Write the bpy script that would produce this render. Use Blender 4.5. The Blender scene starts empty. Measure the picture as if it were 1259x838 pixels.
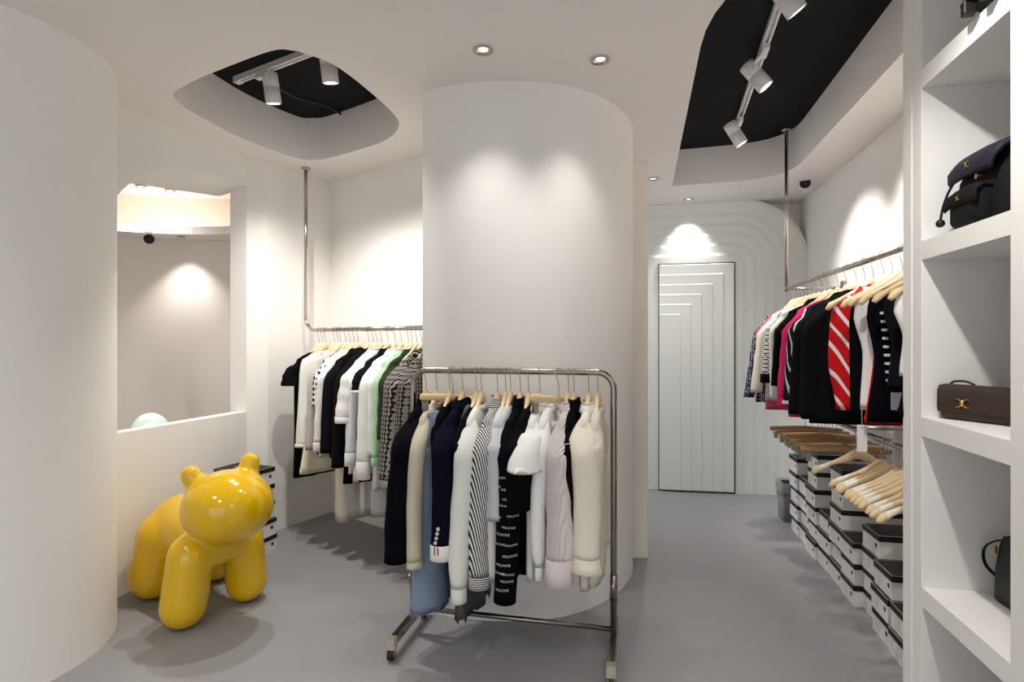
import bpy, math, random
from mathutils import Vector, Matrix, geometry, noise
random.seed(7)
C = bpy.context.scene.collection
SC = bpy.context.scene
PI = math.pi
F = 694.0; CAMZ = 1.4; CX = 629.5; CY = 419.0
CEIL = 2.70; BLACK = 3.0
U = Vector((0.2166, 0.9763, 0)); V = Vector((0.9763, -0.2166, 0))   # along / across the right-hand wall

def uv(u, v, z=0.0): 
    p = U*u + V*v; return Vector((p.x, p.y, z))
def rr(px): return (px-CX)/F
def lerp(a, b, t): return a+(b-a)*t
def smooth(t): t = max(0, min(1, t)); return t*t*(3-2*t)
def s2l(c):
    out = []
    for x in c:
        x = x/255.0
        out.append(x/12.92 if x <= 0.04045 else ((x+0.055)/1.055)**2.4)
    return tuple(out)

# ------------------------------------------------------------------ materials
MATS = {}
def mat(name, rgb, rough=0.5, metal=0.0, spec=0.5, bump=None, emit=None, coat=0.0, sheen=0.0, alpha=1.0, trans=0.0, build=None, var=0.0):
    if name in MATS: return MATS[name]
    m = bpy.data.materials.new(name); m.use_nodes = True
    nt = m.node_tree; b = nt.nodes['Principled BSDF']
    col = s2l(rgb)
    b.inputs['Base Color'].default_value = (*col, 1)
    b.inputs['Roughness'].default_value = rough; b.inputs['Metallic'].default_value = metal
    b.inputs['Specular IOR Level'].default_value = spec
    b.inputs['Coat Weight'].default_value = coat
    b.inputs['Sheen Weight'].default_value = sheen
    b.inputs['Alpha'].default_value = alpha
    b.inputs['Transmission Weight'].default_value = trans
    if emit:
        b.inputs['Emission Color'].default_value = (*s2l(emit[0]), 1); b.inputs['Emission Strength'].default_value = emit[1]
    if var:
        tc = nt.nodes.new('ShaderNodeTexCoord'); n = nt.nodes.new('ShaderNodeTexNoise'); n.inputs['Scale'].default_value = 2.5
        n.inputs['Detail'].default_value = 6
        nt.links.new(tc.outputs['Object'], n.inputs['Vector'])
        mx = nt.nodes.new('ShaderNodeMix'); mx.data_type = 'RGBA'
        mx.inputs['A'].default_value = (*[c*(1-var) for c in col], 1); mx.inputs['B'].default_value = (*[min(1, c*(1+var)) for c in col], 1)
        nt.links.new(n.outputs['Fac'], mx.inputs['Factor']); nt.links.new(mx.outputs['Result'], b.inputs['Base Color'])
    if bump:
        tc = nt.nodes.new('ShaderNodeTexCoord'); n = nt.nodes.new('ShaderNodeTexNoise')
        n.inputs['Scale'].default_value = bump[0]; n.inputs['Detail'].default_value = 3
        bp = nt.nodes.new('ShaderNodeBump'); bp.inputs['Strength'].default_value = bump[1]; bp.inputs['Distance'].default_value = bump[2] if len(bump) > 2 else 0.003
        nt.links.new(tc.outputs['Object'], n.inputs['Vector']); nt.links.new(n.outputs['Fac'], bp.inputs['Height'])
        nt.links.new(bp.outputs['Normal'], b.inputs['Normal'])
    if build: build(nt, b)
    MATS[name] = m
    return m

def pattern(kind, c1, c2, scale=(1,1,1), rot=(0,0,0), thr=0.5, tex='wave', **kw):
    """colour pattern from a procedural texture in object space"""
    def f(nt, b):
        tc = nt.nodes.new('ShaderNodeTexCoord'); mp = nt.nodes.new('ShaderNodeMapping')
        mp.inputs['Scale'].default_value = scale; mp.inputs['Rotation'].default_value = rot
        nt.links.new(tc.outputs['Object'], mp.inputs['Vector'])
        if tex == 'wave':
            t = nt.nodes.new('ShaderNodeTexWave'); t.inputs['Scale'].default_value = 1; t.bands_direction = kw.get('axis', 'X')
            t.inputs['Distortion'].default_value = kw.get('dist', 0.6); t.inputs['Detail'].default_value = kw.get('detail', 1); t.inputs['Detail Scale'].default_value = kw.get('ds', 1); out = t.outputs['Fac']
        elif tex == 'noise':
            t = nt.nodes.new('ShaderNodeTexNoise'); t.inputs['Scale'].default_value = 1; t.inputs['Detail'].default_value = kw.get('detail', 2); out = t.outputs['Fac']
        elif tex == 'voronoi':
            t = nt.nodes.new('ShaderNodeTexVoronoi'); t.inputs['Scale'].default_value = 1; t.feature = kw.get('feature', 'F1'); t.inputs['Randomness'].default_value = kw.get('rand', 1); out = t.outputs['Distance']
        elif tex == 'checker':
            t = nt.nodes.new('ShaderNodeTexChecker'); t.inputs['Scale'].default_value = 1; out = t.outputs['Fac']
        elif tex == 'brick':
            t = nt.nodes.new('ShaderNodeTexBrick'); t.inputs['Scale'].default_value = 1; t.inputs['Mortar Size'].default_value = kw.get('mortar', 0.08)
            t.inputs['Color1'].default_value = (0,0,0,1); t.inputs['Color2'].default_value = (0.1,0.1,0.1,1); t.inputs['Mortar'].default_value = (1,1,1,1)
            t.inputs['Brick Width'].default_value = kw.get('bw', 0.5); t.inputs['Row Height'].default_value = kw.get('rh', 0.5); out = t.outputs['Color']
        nt.links.new(mp.outputs['Vector'], t.inputs['Vector'])
        r = nt.nodes.new('ShaderNodeValToRGB'); e = kw.get('edge', 0.04)
        r.color_ramp.elements[0].position = max(0, thr-e); r.color_ramp.elements[1].position = min(1, thr+e)
        r.color_ramp.elements[0].color = (*s2l(c1), 1); r.color_ramp.elements[1].color = (*s2l(c2), 1)
        nt.links.new(out, r.inputs['Fac']); nt.links.new(r.outputs['Color'], b.inputs['Base Color'])
    return mat(kind, c1, kw.get('rough', 0.85), spec=0.2, build=f)

def two_wave(name, c1, c2, sx, sz, thr=0.5):
    """interlocking small monogram print"""
    def f(nt, b):
        tc = nt.nodes.new('ShaderNodeTexCoord'); sep = nt.nodes.new('ShaderNodeSeparateXYZ'); nt.links.new(tc.outputs['Object'], sep.inputs[0])
        def M(op, a, bb=None):
            n = nt.nodes.new('ShaderNodeMath'); n.operation = op
            for i, x in enumerate((a, bb)):
                if x is None: continue
                if isinstance(x, (int, float)): n.inputs[i].default_value = x
                else: nt.links.new(x, n.inputs[i])
            return n.outputs[0]
        h = M('ADD', sep.outputs['X'], sep.outputs['Y'])
        w = M('MULTIPLY', M('SINE', M('MULTIPLY', sep.outputs['Z'], 2*PI/sz)), .75)
        a = M('SINE', M('ADD', M('MULTIPLY', h, 2*PI/sx), w))
        g = M('SINE', M('MULTIPLY', sep.outputs['Z'], 4*PI/sz))
        v = M('ADD', M('ADD', M('MULTIPLY', a, 0.42), M('MULTIPLY', g, 0.30)), 0.5)
        r = nt.nodes.new('ShaderNodeValToRGB'); r.color_ramp.elements[0].position = thr-0.06; r.color_ramp.elements[1].position = thr+0.06
        r.color_ramp.elements[0].color = (*s2l(c1), 1); r.color_ramp.elements[1].color = (*s2l(c2), 1)
        nt.links.new(v, r.inputs['Fac']); nt.links.new(r.outputs['Color'], b.inputs['Base Color'])
    return mat(name, c1, 0.85, spec=0.2, build=f)

WALL = mat('white_plaster', (236, 234, 231), 0.75, spec=0.25, bump=(180, 0.03, 0.001))
CEILM = mat('white_ceiling_paint', (235, 231, 228), 0.85, spec=0.2)
BLK = mat('black_ceiling_paint', (26, 26, 26), 0.9, spec=0.15)
FLOOR = mat('grey_epoxy_floor', (141, 141, 144), 0.42, spec=0.35, var=0.05, bump=(9, 0.03, 0.004))
DOORM = mat('white_painted_panel', (228, 231, 228), 0.6, spec=0.3)
GAP = mat('dark_gap', (60, 62, 62), 0.8)
SHELFM = mat('white_shelf_paint', (236, 235, 233), 0.7, spec=0.25, bump=(260, 0.04, 0.001))
CHROME = mat('polished_steel', (190, 182, 172), 0.16, metal=1.0)
BRUSH = mat('brushed_steel', (176, 170, 162), 0.3, metal=1.0)
DSTEEL = mat('rack_steel', (150, 142, 132), 0.2, metal=1.0)
WOOD = mat('pale_maple_wood', (226, 201, 160), 0.45, spec=0.4, var=0.06)
BROWNW = mat('shaded_brown_hanger_wood', (176, 140, 98), 0.45, spec=0.4, var=0.08)  # brown wood with the shadow on the far hangers mixed into its colour
WRAP = mat('white_grip_wrap', (238, 230, 212), 0.7)
YEL = mat('glossy_yellow_plastic', (224, 180, 4), 0.13, spec=0.5, coat=0.35)
BOXW = mat('white_box_card', (228, 224, 222), 0.7, spec=0.2)
BOXB = mat('black_lid_card', (24, 24, 25), 0.55, spec=0.35)
BOXG = mat('pale_print_and_edge_highlight', (176, 174, 174), 0.7)  # lid print, and the highlights coloured onto the lid edges
WPLA = mat('white_lamp_shell', (232, 230, 230), 0.4, spec=0.4)
LENS = mat('lamp_lens', (255, 250, 240), 0.4, emit=((255, 246, 232), 14))
LENSD = mat('downlight_lens', (255, 252, 246), 0.3, emit=((255, 250, 240), 1.6))
RUB = mat('black_rubber', (20, 20, 20), 0.6)
CAMB = mat('camera_black_glass', (10, 10, 10), 0.4, spec=0.25)
GOLD = mat('gold_metal', (214, 172, 82), 0.22, metal=1.0)
COVE = mat('warm_led_strip', (255, 236, 210), 0.5, emit=((255, 228, 196), 2.6))
GLOBE = mat('frosted_globe', (226, 240, 236), 0.35, emit=((226, 244, 240), 0.32))
BULB = mat('lit_bulb', (255, 255, 255), 0.4, emit=((255, 255, 250), 1.6))
BIN = mat('smoked_bin_plastic', (112, 114, 116), 0.25, spec=0.5)
BINL = mat('dark_bin_liner', (40, 42, 50), 0.35)
CABLE = mat('black_cable', (14, 14, 14), 0.5)

# ------------------------------------------------------------------ mesh builder
class MB:
    def __init__(s): s.v = []; s.f = []; s.mi = []; s.sm = []
    def add(s, vs, fs, m=0, smooth=True):
        b = len(s.v); s.v.extend([tuple(p) for p in vs])
        for f in fs: s.f.append(tuple(i+b for i in f)); s.mi.append(m); s.sm.append(smooth)
    def box(s, lo, hi, m=0, M=None):
        x0,y0,z0 = lo; x1,y1,z1 = hi
        vs = [Vector(p) for p in ((x0,y0,z0),(x1,y0,z0),(x1,y1,z0),(x0,y1,z0),(x0,y0,z1),(x1,y0,z1),(x1,y1,z1),(x0,y1,z1))]
        if M is not None: vs = [M @ p for p in vs]
        s.add(vs, [(0,3,2,1),(4,5,6,7),(0,1,5,4),(1,2,6,5),(2,3,7,6),(3,0,4,7)], m, False)
    def rings(s, R, m=0, cap0=True, cap1=True, smooth=True, closed=False):
        n = len(R[0]); vs = [p for r in R for p in r]; fs = []
        K = len(R)
        for k in range(K if closed else K-1):
            a = k*n; b = ((k+1) % K)*n
            for i in range(n):
                j = (i+1) % n; fs.append((a+i, a+j, b+j, b+i))
        if not closed:
            if cap0: fs.append(tuple(range(n-1, -1, -1)))
            if cap1: fs.append(tuple((K-1)*n+i for i in range(n)))
        s.add(vs, fs, m, smooth)
    def tube(s, pts, r, n=10, m=0, closed=False, flat=None, cap=True):
        pts = [Vector(p) for p in pts]; R = []
        N = len(pts); up = Vector((0,0,1)); prev = None
        for i, p in enumerate(pts):
            a = pts[(i-1) % N] if (i > 0 or closed) else p; b = pts[(i+1) % N] if (i < N-1 or closed) else p
            t = (b-a).normalized()
            if prev is None:
                x = t.cross(up)
                if x.length < 1e-3: x = t.cross(Vector((1,0,0)))
                x.normalize()
            else:
                x = prev - t*prev.dot(t); x.normalize()
            prev = x; y = t.cross(x)
            ri = r[i] if isinstance(r, (list, tuple)) else r
            fy = flat if flat else 1.0
            R.append([p + x*ri*math.cos(2*PI*k/n) + y*ri*fy*math.sin(2*PI*k/n) for k in range(n)])
        s.rings(R, m, cap, cap, True, closed)
    def cyl(s, a, b, r, r2=None, n=20, m=0, capm=None):
        a = Vector(a); b = Vector(b); t = (b-a).normalized(); x = t.cross(Vector((0,0,1)))
        if x.length < 1e-3: x = Vector((1,0,0))
        x.normalize(); y = t.cross(x); r2 = r if r2 is None else r2
        A = [a + (x*math.cos(2*PI*k/n)+y*math.sin(2*PI*k/n))*r for k in range(n)]
        B = [b + (x*math.cos(2*PI*k/n)+y*math.sin(2*PI*k/n))*r2 for k in range(n)]
        s.rings([A, B], m, False, False)
        s.add(A, [tuple(range(n-1,-1,-1))], m, False); s.add(B, [tuple(range(n))], m if capm is None else capm, False)
    def lathe(s, prof, n=28, m=0, o=(0,0,0)):
        R = [[(o[0]+r*math.cos(2*PI*k/n), o[1]+r*math.sin(2*PI*k/n), o[2]+z) for k in range(n)] for r, z in prof]
        s.rings(R, m, True, True)
    def sphere(s, c, r, n=24, k=14, m=0, sc=(1,1,1)):
        R = []
        for i in range(1, k):
            a = -PI/2 + PI*i/k
            R.append([(c[0]+sc[0]*r*math.cos(a)*math.cos(2*PI*j/n), c[1]+sc[1]*r*math.cos(a)*math.sin(2*PI*j/n), c[2]+sc[2]*r*math.sin(a)) for j in range(n)])
        s.rings(R, m)
    def prism(s, poly, z0, z1, m=0, smooth=False, top=True, bot=True):
        n = len(poly)
        vs = [(p[0],p[1],z0) for p in poly]+[(p[0],p[1],z1) for p in poly]
        s.add(vs, [(i,(i+1)%n,n+(i+1)%n,n+i) for i in range(n)], m, smooth)
        tri = geometry.tessellate_polygon([[Vector((p[0],p[1],0)) for p in poly]])
        if top: s.add([(p[0],p[1],z1) for p in poly], [tuple(t) for t in tri], m, False)
        if bot: s.add([(p[0],p[1],z0) for p in poly], [tuple(t) for t in tri], m, False)
    def strip(s, A, B, m=0, smooth=True, closed=False):
        n = len(A); vs = list(A)+list(B)
        s.add(vs, [(i,(i+1)%n,n+(i+1)%n,n+i) for i in range(n if closed else n-1)], m, smooth)
    def mesh(s, name, mats):
        me = bpy.data.meshes.new(name); me.from_pydata(s.v, [], s.f)
        for mm in (mats if isinstance(mats, (list,tuple)) else [mats]): me.materials.append(mm)
        me.polygons.foreach_set('material_index', s.mi); me.polygons.foreach_set('use_smooth', s.sm)
        me.update(); 
        import bmesh
        bm = bmesh.new(); bm.from_mesh(me); bmesh.ops.recalc_face_normals(bm, faces=bm.faces[:]); bm.to_mesh(me); bm.free()
        return me
    def build(s, name, mats, parent=None, loc=None, bevel=0, label=None):
        return obj(name, s.mesh(name, mats), parent, loc, bevel, label)

def obj(name, me, parent=None, loc=None, bevel=0, label=None):
    o = bpy.data.objects.new(name, me); C.objects.link(o)
    if parent: o.parent = parent
    if loc is not None: o.location = loc
    if bevel:
        b = o.modifiers.new('bevel', 'BEVEL'); b.width = bevel; b.segments = 2; b.limit_method = 'ANGLE'; b.angle_limit = 0.7
    if label: o['label'] = label
    return o
def tag(o, label, cat, group=None, kind=None):
    if label: o['label'] = label
    if cat: o['category'] = cat
    if group: o['group'] = group
    if kind: o['kind'] = kind
    return o
def thing(name, label, cat, loc=(0,0,0), rz=0.0, group=None):
    o = bpy.data.objects.new(name, None); C.objects.link(o); o.empty_display_size = 0.05
    o.location = loc; o.rotation_euler = (0,0,rz)
    return tag(o, label, cat, group)
def struct(mb, name, mats, parent=None, label=None, bevel=0):
    o = mb.build(name, mats, parent, bevel=bevel)
    if parent is None: tag(o, label, 'room part', None, 'structure')
    return o
def copy_thing(src, loc, rz, label, group=None):
    r = src.copy(); C.objects.link(r); r.location = loc; r.rotation_euler = (0,0,rz); r['label'] = label
    if group: r['group'] = group
    for ch in list(src.children):
        c = ch.copy(); C.objects.link(c); c.parent = r
        for g in ch.children:
            d = g.copy(); C.objects.link(d); d.parent = c
    return r
def catmull(pts, n=8, closed=True):
    P = [Vector((*p, 0)) if len(p) == 2 else Vector(p) for p in pts]; out = []; N = len(P)
    for i in range(N if closed else N-1):
        p0 = P[(i-1) % N] if closed or i > 0 else P[i]; p1 = P[i]; p2 = P[(i+1) % N]; p3 = P[(i+2) % N] if closed or i < N-2 else P[(i+1) % N]
        for k in range(n):
            t = k/n
            out.append(0.5*((2*p1)+(-p0+p2)*t+(2*p0-5*p1+4*p2-p3)*t*t+(-p0+3*p1-3*p2+p3)*t**3))
    if not closed: out.append(P[-1])
    return out
def rounded(poly, rad, n=8):
    out = []; N = len(poly)
    for i in range(N):
        a, b, c = Vector(poly[i-1]), Vector(poly[i]), Vector(poly[(i+1) % N]); r = rad[i] if isinstance(rad, (list,tuple)) else rad
        if r <= 0: out.append(b); continue
        p = b+(a-b).normalized()*r; q = b+(c-b).normalized()*r
        for k in range(n+1):
            t = k/n; out.append(p*(1-t)**2+b*2*t*(1-t)+q*t*t)
    return out

exec_parts = []
# ================================================================== ROOM SHELL
WV = 1.50        # right wall
UB = 5.485       # back wall / door plane
# floor
m = MB(); m.box((-6.5, -4.5, -0.1), (5.0, 8.0, 0.0)); struct(m, 'floor', FLOOR, label='smooth grey epoxy floor')
# ceiling with two recesses
left_hole = catmull([(-1.77,2.957),(-1.60,2.83),(-1.431,2.725),(-1.086,2.534),(-0.98,2.53),(-0.929,2.563),(-0.833,2.67),(-0.739,2.957),(-0.672,3.28),(-0.70,3.46),(-0.80,3.63),(-0.954,3.774),(-1.311,4.018),(-1.43,4.05),(-1.54,4.009),(-1.723,3.652),(-1.817,3.22),(-1.81,3.05)], 6)
left_hole = [Vector((p.x, p.y)) for p in left_hole]
def uv2(u, v): p = uv(u, v); return Vector((p.x, p.y))
right_hole = rounded([uv2(1.9, .27), uv2(4.92, .285), uv2(4.86, 1.17), uv2(1.9, 1.17)], [.72, 0, .42, .4], 10)
outer = [Vector((-3.2,-3.6)), uv2(-3.6, WV+.02), uv2(UB+.4, WV+.02), uv2(UB+.4, -1.2), Vector((-0.4, 4.75)), Vector((-1.478,4.66)), Vector((-1.80,4.14)), Vector((-1.92,4.06)), Vector((-2.16,3.13)), Vector((-2.5,1.9)), Vector((-3.2,1.9))]
m = MB()
allp = outer+left_hole+right_hole
tri = geometry.tessellate_polygon([[Vector((p.x,p.y,0)) for p in L] for L in (outer, left_hole, right_hole)])
m.add([(p.x,p.y,CEIL) for p in allp], [tuple(t) for t in tri], 0, False)
for H in (left_hole, right_hole):
    m.strip([(p.x,p.y,CEIL) for p in H], [(p.x,p.y,BLACK) for p in H], 0, True, True)
    t2 = geometry.tessellate_polygon([[Vector((p.x,p.y,0)) for p in H]])
    m.add([(p.x,p.y,BLACK) for p in H], [tuple(t) for t in t2], 1, False)
struct(m, 'ceiling', [CEILM, BLK], label='white ceiling with two black recesses')
# right wall
m = MB(); m.prism([uv2(-3.6,WV), uv2(-3.6,WV+.12), uv2(UB+.5,WV+.12), uv2(UB+.5,WV)], 0, 3.1); struct(m, 'wall_right', WALL, label='white wall behind the clothes rails')
# back wall of stepped arches with the door opening
def arch_prism(m, vl, vr, zt, r, uf, ub, slope, mi=0, zb=0.0, n=10):
    def outl(ins):
        pts = [(vl, zb), (vr-ins, zb)]; rr_ = max(0.004, r-ins*0.4); cx = vr-ins-rr_; cz = zt-ins-rr_
        for k in range(n+1):
            a = (PI/2)*k/n; pts.append((cx+rr_*math.cos(a), cz+rr_*math.sin(a)))
        pts.append((vl, zt-ins)); return pts
    front = [uv(uf, v, z) for v, z in outl(slope)]; mid = [uv(uf+slope*0.44, v, z) for v, z in outl(0)]; back = [uv(ub, v, z) for v, z in outl(0)]
    m.rings([front, mid, back], mi, True, True, False)
m = MB()
DVL, DVR, DZ = .198, .872, 2.12
stp = .0945
for k in range(6, 0, -1):
    arch_prism(m, -1.0 if k > 0 else DVL, DVR+stp*k if k < 6 else WV+.02, DZ+stp*k if k < 6 else CEIL+.02, .03+.085*k if k < 6 else .6, UB+.013*k-.004, UB+.45, .030)
struct(m, 'wall_back', DOORM, label='white back wall of stepped nested arches')
m = MB(); m.prism([uv2(UB+.3,-1.2), uv2(UB+.42,-1.2), uv2(UB+.42,WV+.1), uv2(UB+.3,WV+.1)], 0, 2.8); struct(m, 'wall_end', WALL, label='white wall seen in the corner behind the arches')
# door leaf with nested inverted-L steps
m = MB(); 
u0 = UB-.004
m.prism([uv2(u0,DVL-.004), uv2(u0+.02,DVL-.004), uv2(u0+.02,DVR+.004), uv2(u0,DVR+.004)], 0.0, DZ+.004, 1)
door = tag(m.build('door_1', [DOORM, GAP]), 'white concealed door of nested stepped panels in the back wall', 'door', None, 'structure')
m = MB()
for k in range(6):
    d = .0945*k
    def outl(ins): return [(DVL+.004, .018), (DVR-.006-d-ins, .018), (DVR-.006-d-ins, DZ-.006-d*0.98-ins), (DVL+.004, DZ-.006-d*.98-ins)]
    uf = UB-.012-.006*k
    m.rings([[uv(uf, v, z) for v, z in outl(.006)], [uv(uf+.007, v, z) for v, z in outl(0)], [uv(UB+.01, v, z) for v, z in outl(0)]], 0, True, True, False)
m.build('door_leaf', DOORM, door)
# centre column (D-shaped)
colp = catmull([(-.467,2.95),(-.33,2.875),(-.15,2.83),(.05,2.825),(.25,2.865),(.42,2.965),(.56,3.105),(.66,3.26),(.735,3.43),(.765,3.62),(.77,3.85)], 6, False)
colp = [(p.x,p.y) for p in colp]+[(.77,4.3),(.02,4.3),(-.20,3.62),(-.44,3.02)]
m = MB(); m.prism(colp, 0, CEIL+.01, 0, True, False, False)
o = struct(m, 'wall_centre', WALL, label='white curved column in the middle of the shop')
o.data.polygons.foreach_set('use_smooth', [abs(p.normal.z) < .5 for p in o.data.polygons])
e = o.modifiers.new('edge', 'EDGE_SPLIT'); e.split_angle = math.radians(40)
# thin partition behind the column
m = MB(); m.box((.60, 3.64, 0), (.878, 3.70, 2.565)); struct(m, 'wall_partition', mat('cream_panel', (232,226,216), .7), label='narrow cream partition edge behind the curved column', bevel=.004)
# alcove walls
Bk = Vector((-1.478,4.624)); Wd = Vector((.7915,-.6112)); A_ = Vector((-1.777,4.105)); J_ = Vector((-1.898,4.035)); B_ = Vector((-2.151,3.126)); Ld = (B_-J_).normalized()
def slab(name, pts, thick, z0, z1, label, mtl=WALL):
    n = len(pts); L = [Vector(p) for p in pts]; R = []
    for i in range(n):
        d = (L[min(i+1,n-1)]-L[max(i-1,0)]).normalized(); R.append(L[i]+Vector((-d.y, d.x))*thick)
    m = MB(); m.prism([(p.x,p.y) for p in L+R[::-1]], z0, z1); return struct(m, name, mtl, label=label)
slab('wall_alcove', [Bk+Wd*1.62, Bk], -.08, 0, CEIL+.02, 'white back wall of the left clothes alcove')
slab('wall_alcove_side', [Bk, A_], -.10, 0, CEIL+.02, 'white side wall of the left clothes alcove')
Jn = Vector((-Ld.y, Ld.x))      # away from the shop?
if Jn.x > 0: Jn = -Jn
m = MB(); m.prism([(A_.x,A_.y),(J_.x,J_.y),(J_.x+Jn.x*.14,J_.y+Jn.y*.14),(A_.x-.13,A_.y+.12)], 0, CEIL+.02); struct(m, 'wall_pier', WALL, label='white pier between the opening and the alcove')
Bx = J_+Ld*1.55
m = MB(); th = .09
m.prism([(J_.x,J_.y),(Bx.x,Bx.y),(Bx.x+Jn.x*th,Bx.y+Jn.y*th),(J_.x+Jn.x*th,J_.y+Jn.y*th)], 0, .895)
struct(m, 'wall_low', WALL, label='low white wall under the opening to the next room', bevel=.004)
# header above the opening: front edge arched, back edge lower line
m = MB(); fr = []; bk = []; tp = []; bt = []
HZ = [(-.02,2.512),(.20,2.505),(.388,2.492),(.53,2.470),(.658,2.439),(.77,2.390),(.84,2.345),(.895,2.296),(.95,2.235),(1.0,2.17),(1.3,2.05)]
for k in range(41):
    sa = -.02+1.30*k/40
    a = max(q for q in range(len(HZ)-1) if HZ[q][0] <= sa+1e-6); z = lerp(HZ[a][1], HZ[a+1][1], (sa-HZ[a][0])/(HZ[a+1][0]-HZ[a][0]))
    P = J_+Ld*sa; Q = P+Jn*.25; zb = 2.485-.135*max(0, sa+.24)/1.0
    fr.append((P.x,P.y,z)); bk.append((Q.x,Q.y,zb)); tp.append((P.x,P.y,CEIL+.02)); bt.append((Q.x,Q.y,CEIL+.02))
m.strip(fr, tp, 0); m.strip(fr, bk, 0); m.strip(bk, bt, 0)
struct(m, 'wall_header', WALL, label='arched white header above the opening')
# left cylinder column
m = MB(); n = 72
m.prism([(-2.42+.55*math.cos(2*PI*k/n), 2.5+.55*math.sin(2*PI*k/n)) for k in range(n)], 0, CEIL+.01, 0, True, False, False)
struct(m, 'wall_left_column', WALL, label='big round white column at the left')
slab('wall_left', [(-2.9,2.2), (-3.1,-3.6)], -.1, 0, CEIL, 'white left wall beside the column')
# inner room behind the opening
cx0, cy0, R0 = -2.75, 3.5, 1.83
angs = [math.radians(a) for a in range(40, 226, 3)]
arc = [(cx0+R0*math.cos(a), cy0+R0*math.sin(a)) for a in angs if not (cx0+R0*math.cos(a) > -1.6 and cy0+R0*math.sin(a) < 4.66)]
m = MB(); m.strip([(x,y,0) for x,y in arc], [(x,y,2.8) for x,y in arc], 0, True)
struct(m, 'wall_inner', mat('warm_white_plaster', (236,228,220), .75, spec=.2), label='curved white wall of the room beyond the opening')
m = MB(); m.prism([(x,y) for x,y in arc]+[(-4.2,2.2),(-2.6,2.6),(-2.35,3.2),(-2.1,4.1),(-1.8,4.45)], 2.74, 2.8); struct(m, 'ceiling_inner', CEILM, label='ceiling of the room beyond the opening')
# cove lip ring (a ledge with an upstand hiding the LED strip)
m = MB(); prof = [(R0-.005,2.35),(R0-.30,2.35),(R0-.30,2.42),(R0-.27,2.42),(R0-.27,2.38),(R0-.005,2.38)]
AR = [math.radians(a) for a in range(50, 226, 3)]
m.rings([[(cx0+r*math.cos(a), cy0+r*math.sin(a), z) for r, z in prof] for a in AR], 0, True, True, False)
struct(m, 'trim_cove', CEILM, label='curved cove ledge below the inner ceiling')
m = MB(); m.tube([(cx0+(R0-.235)*math.cos(a), cy0+(R0-.235)*math.sin(a), 2.395) for a in AR], .012, 8)
tag(m.build('led_strip', COVE), 'warm lit strip hidden on the curved cove ledge in the next room', 'light strip')

# ================================================================== LAMPS AND FIXTURES
LIGHTS = []
def spot(name, loc, target, power, size=60, blend=.6, col=(255,250,243), r=.03):
    l = bpy.data.lights.new(name, 'SPOT'); l.energy = power; l.spot_size = math.radians(size); l.spot_blend = blend; l.color = s2l(col); l.shadow_soft_size = r
    o = bpy.data.objects.new(name, l); C.objects.link(o); o.location = loc
    o.rotation_euler = (Vector(target)-Vector(loc)).to_track_quat('-Z', 'Y').to_euler(); return o
def track(name, a, b, label):
    a = Vector((*a, BLACK)); b = Vector((*b, BLACK)); d = (b-a).normalized(); s = Vector((-d.y, d.x, 0))
    t = thing(name, label, 'light track', a)
    m = MB(); 
    for lo, hi, z0 in ((-.018,.018,-.012), (-.018,-.009,-.034), (.009,.018,-.034)):
        P = [s*lo, s*hi, s*hi+(b-a), s*lo+(b-a)]; m.prism([(p.x,p.y) for p in P], z0, 0 if z0 > -.02 else -.012)
    m.build('rail', WPLA, t)
    m = MB(); P = [s*-.02-d*.02, s*.02-d*.02, s*.02+d*.03, s*-.02+d*.03]; m.prism([(p.x,p.y) for p in P], -.038, 0); m.build('end_cap', WPLA, t)
    return d, s
def track_head(pos, d, lens, label, power, target, size, blend=.7, group='track spotlights'):
    """adapter on the track, short arm, cylindrical lamp body pointing at its target"""
    p = Vector((*pos, BLACK)); t = thing('track_spotlight', label, 'spotlight', p, 0, group)
    s = Vector((-d.y, d.x, 0))
    m = MB(); P = [s*-.016-d*.06, s*.016-d*.06, s*.016+d*.06, s*-.016+d*.06]; m.prism([(q.x,q.y) for q in P], -.062, -.034)
    m.build('adapter', WPLA, t, bevel=.003)
    L = Vector(lens)-p; dirv = (Vector(target)-Vector(lens)).normalized()
    # the body hangs so that its lens ends at L
    ln = .17; back = L-dirv*ln
    m = MB(); m.cyl((0,0,-.05), back+dirv*.03, .010, n=12); m.build('arm', WPLA, t)
    m = MB(); R = []
    x = dirv.cross(Vector((0,0,1))); x = x.normalized(); y = dirv.cross(x)
    for q, r in ((0,.012),(.0,.040),(.004,.044),(.075,.044),(.077,.042),(.080,.042),(.082,.044),(ln-.004,.044),(ln,.042),(ln,.036),(ln-.012,.034)):
        R.append([back+dirv*q+(x*math.cos(2*PI*k/28)+y*math.sin(2*PI*k/28))*r for k in range(28)])
    m.rings(R, 0, True, False); m.build('lamp_body', WPLA, t)
    m = MB(); m.cyl(L-dirv*.014, L-dirv*.010, .0345, n=28); m.build('lens', LENS, t)
    spot('track_spot_light', p+L+dirv*.01, target, power, size, blend)
d1, s1 = track('light_track', (-1.66,3.42), (-.78,2.90), 'short white lighting track in the small oval ceiling recess')
track_head((-1.45,3.297), d1, (-1.408,3.335,2.80), 'white track spotlight nearer the left end of the oval recess', 62, (-1.32,3.88,.6), 108)
track_head((-1.00,3.03), d1, (-.986,3.07,2.80), 'white track spotlight at the right side of the oval recess, cut by its rim', 62, (-.88,3.62,.6), 108)
TP = lambda Y: (1.63+(Y-4.06)*(.83/3.11), Y)
dr, sr = track('light_track', (1.63,4.06), TP(2.12), 'long white lighting track in the large black recess')
track_head(TP(4.0), dr, (1.60,3.93,2.77), 'lowest white track spotlight, at the far end of the long track', 75, uv(4.25, 1.45, 1.5), 75)
track_head(TP(3.02), dr, (1.402,3.114,2.80), 'middle white track spotlight in front of the metal post', 80, uv(3.3, 1.48, 1.75), 75)
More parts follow.
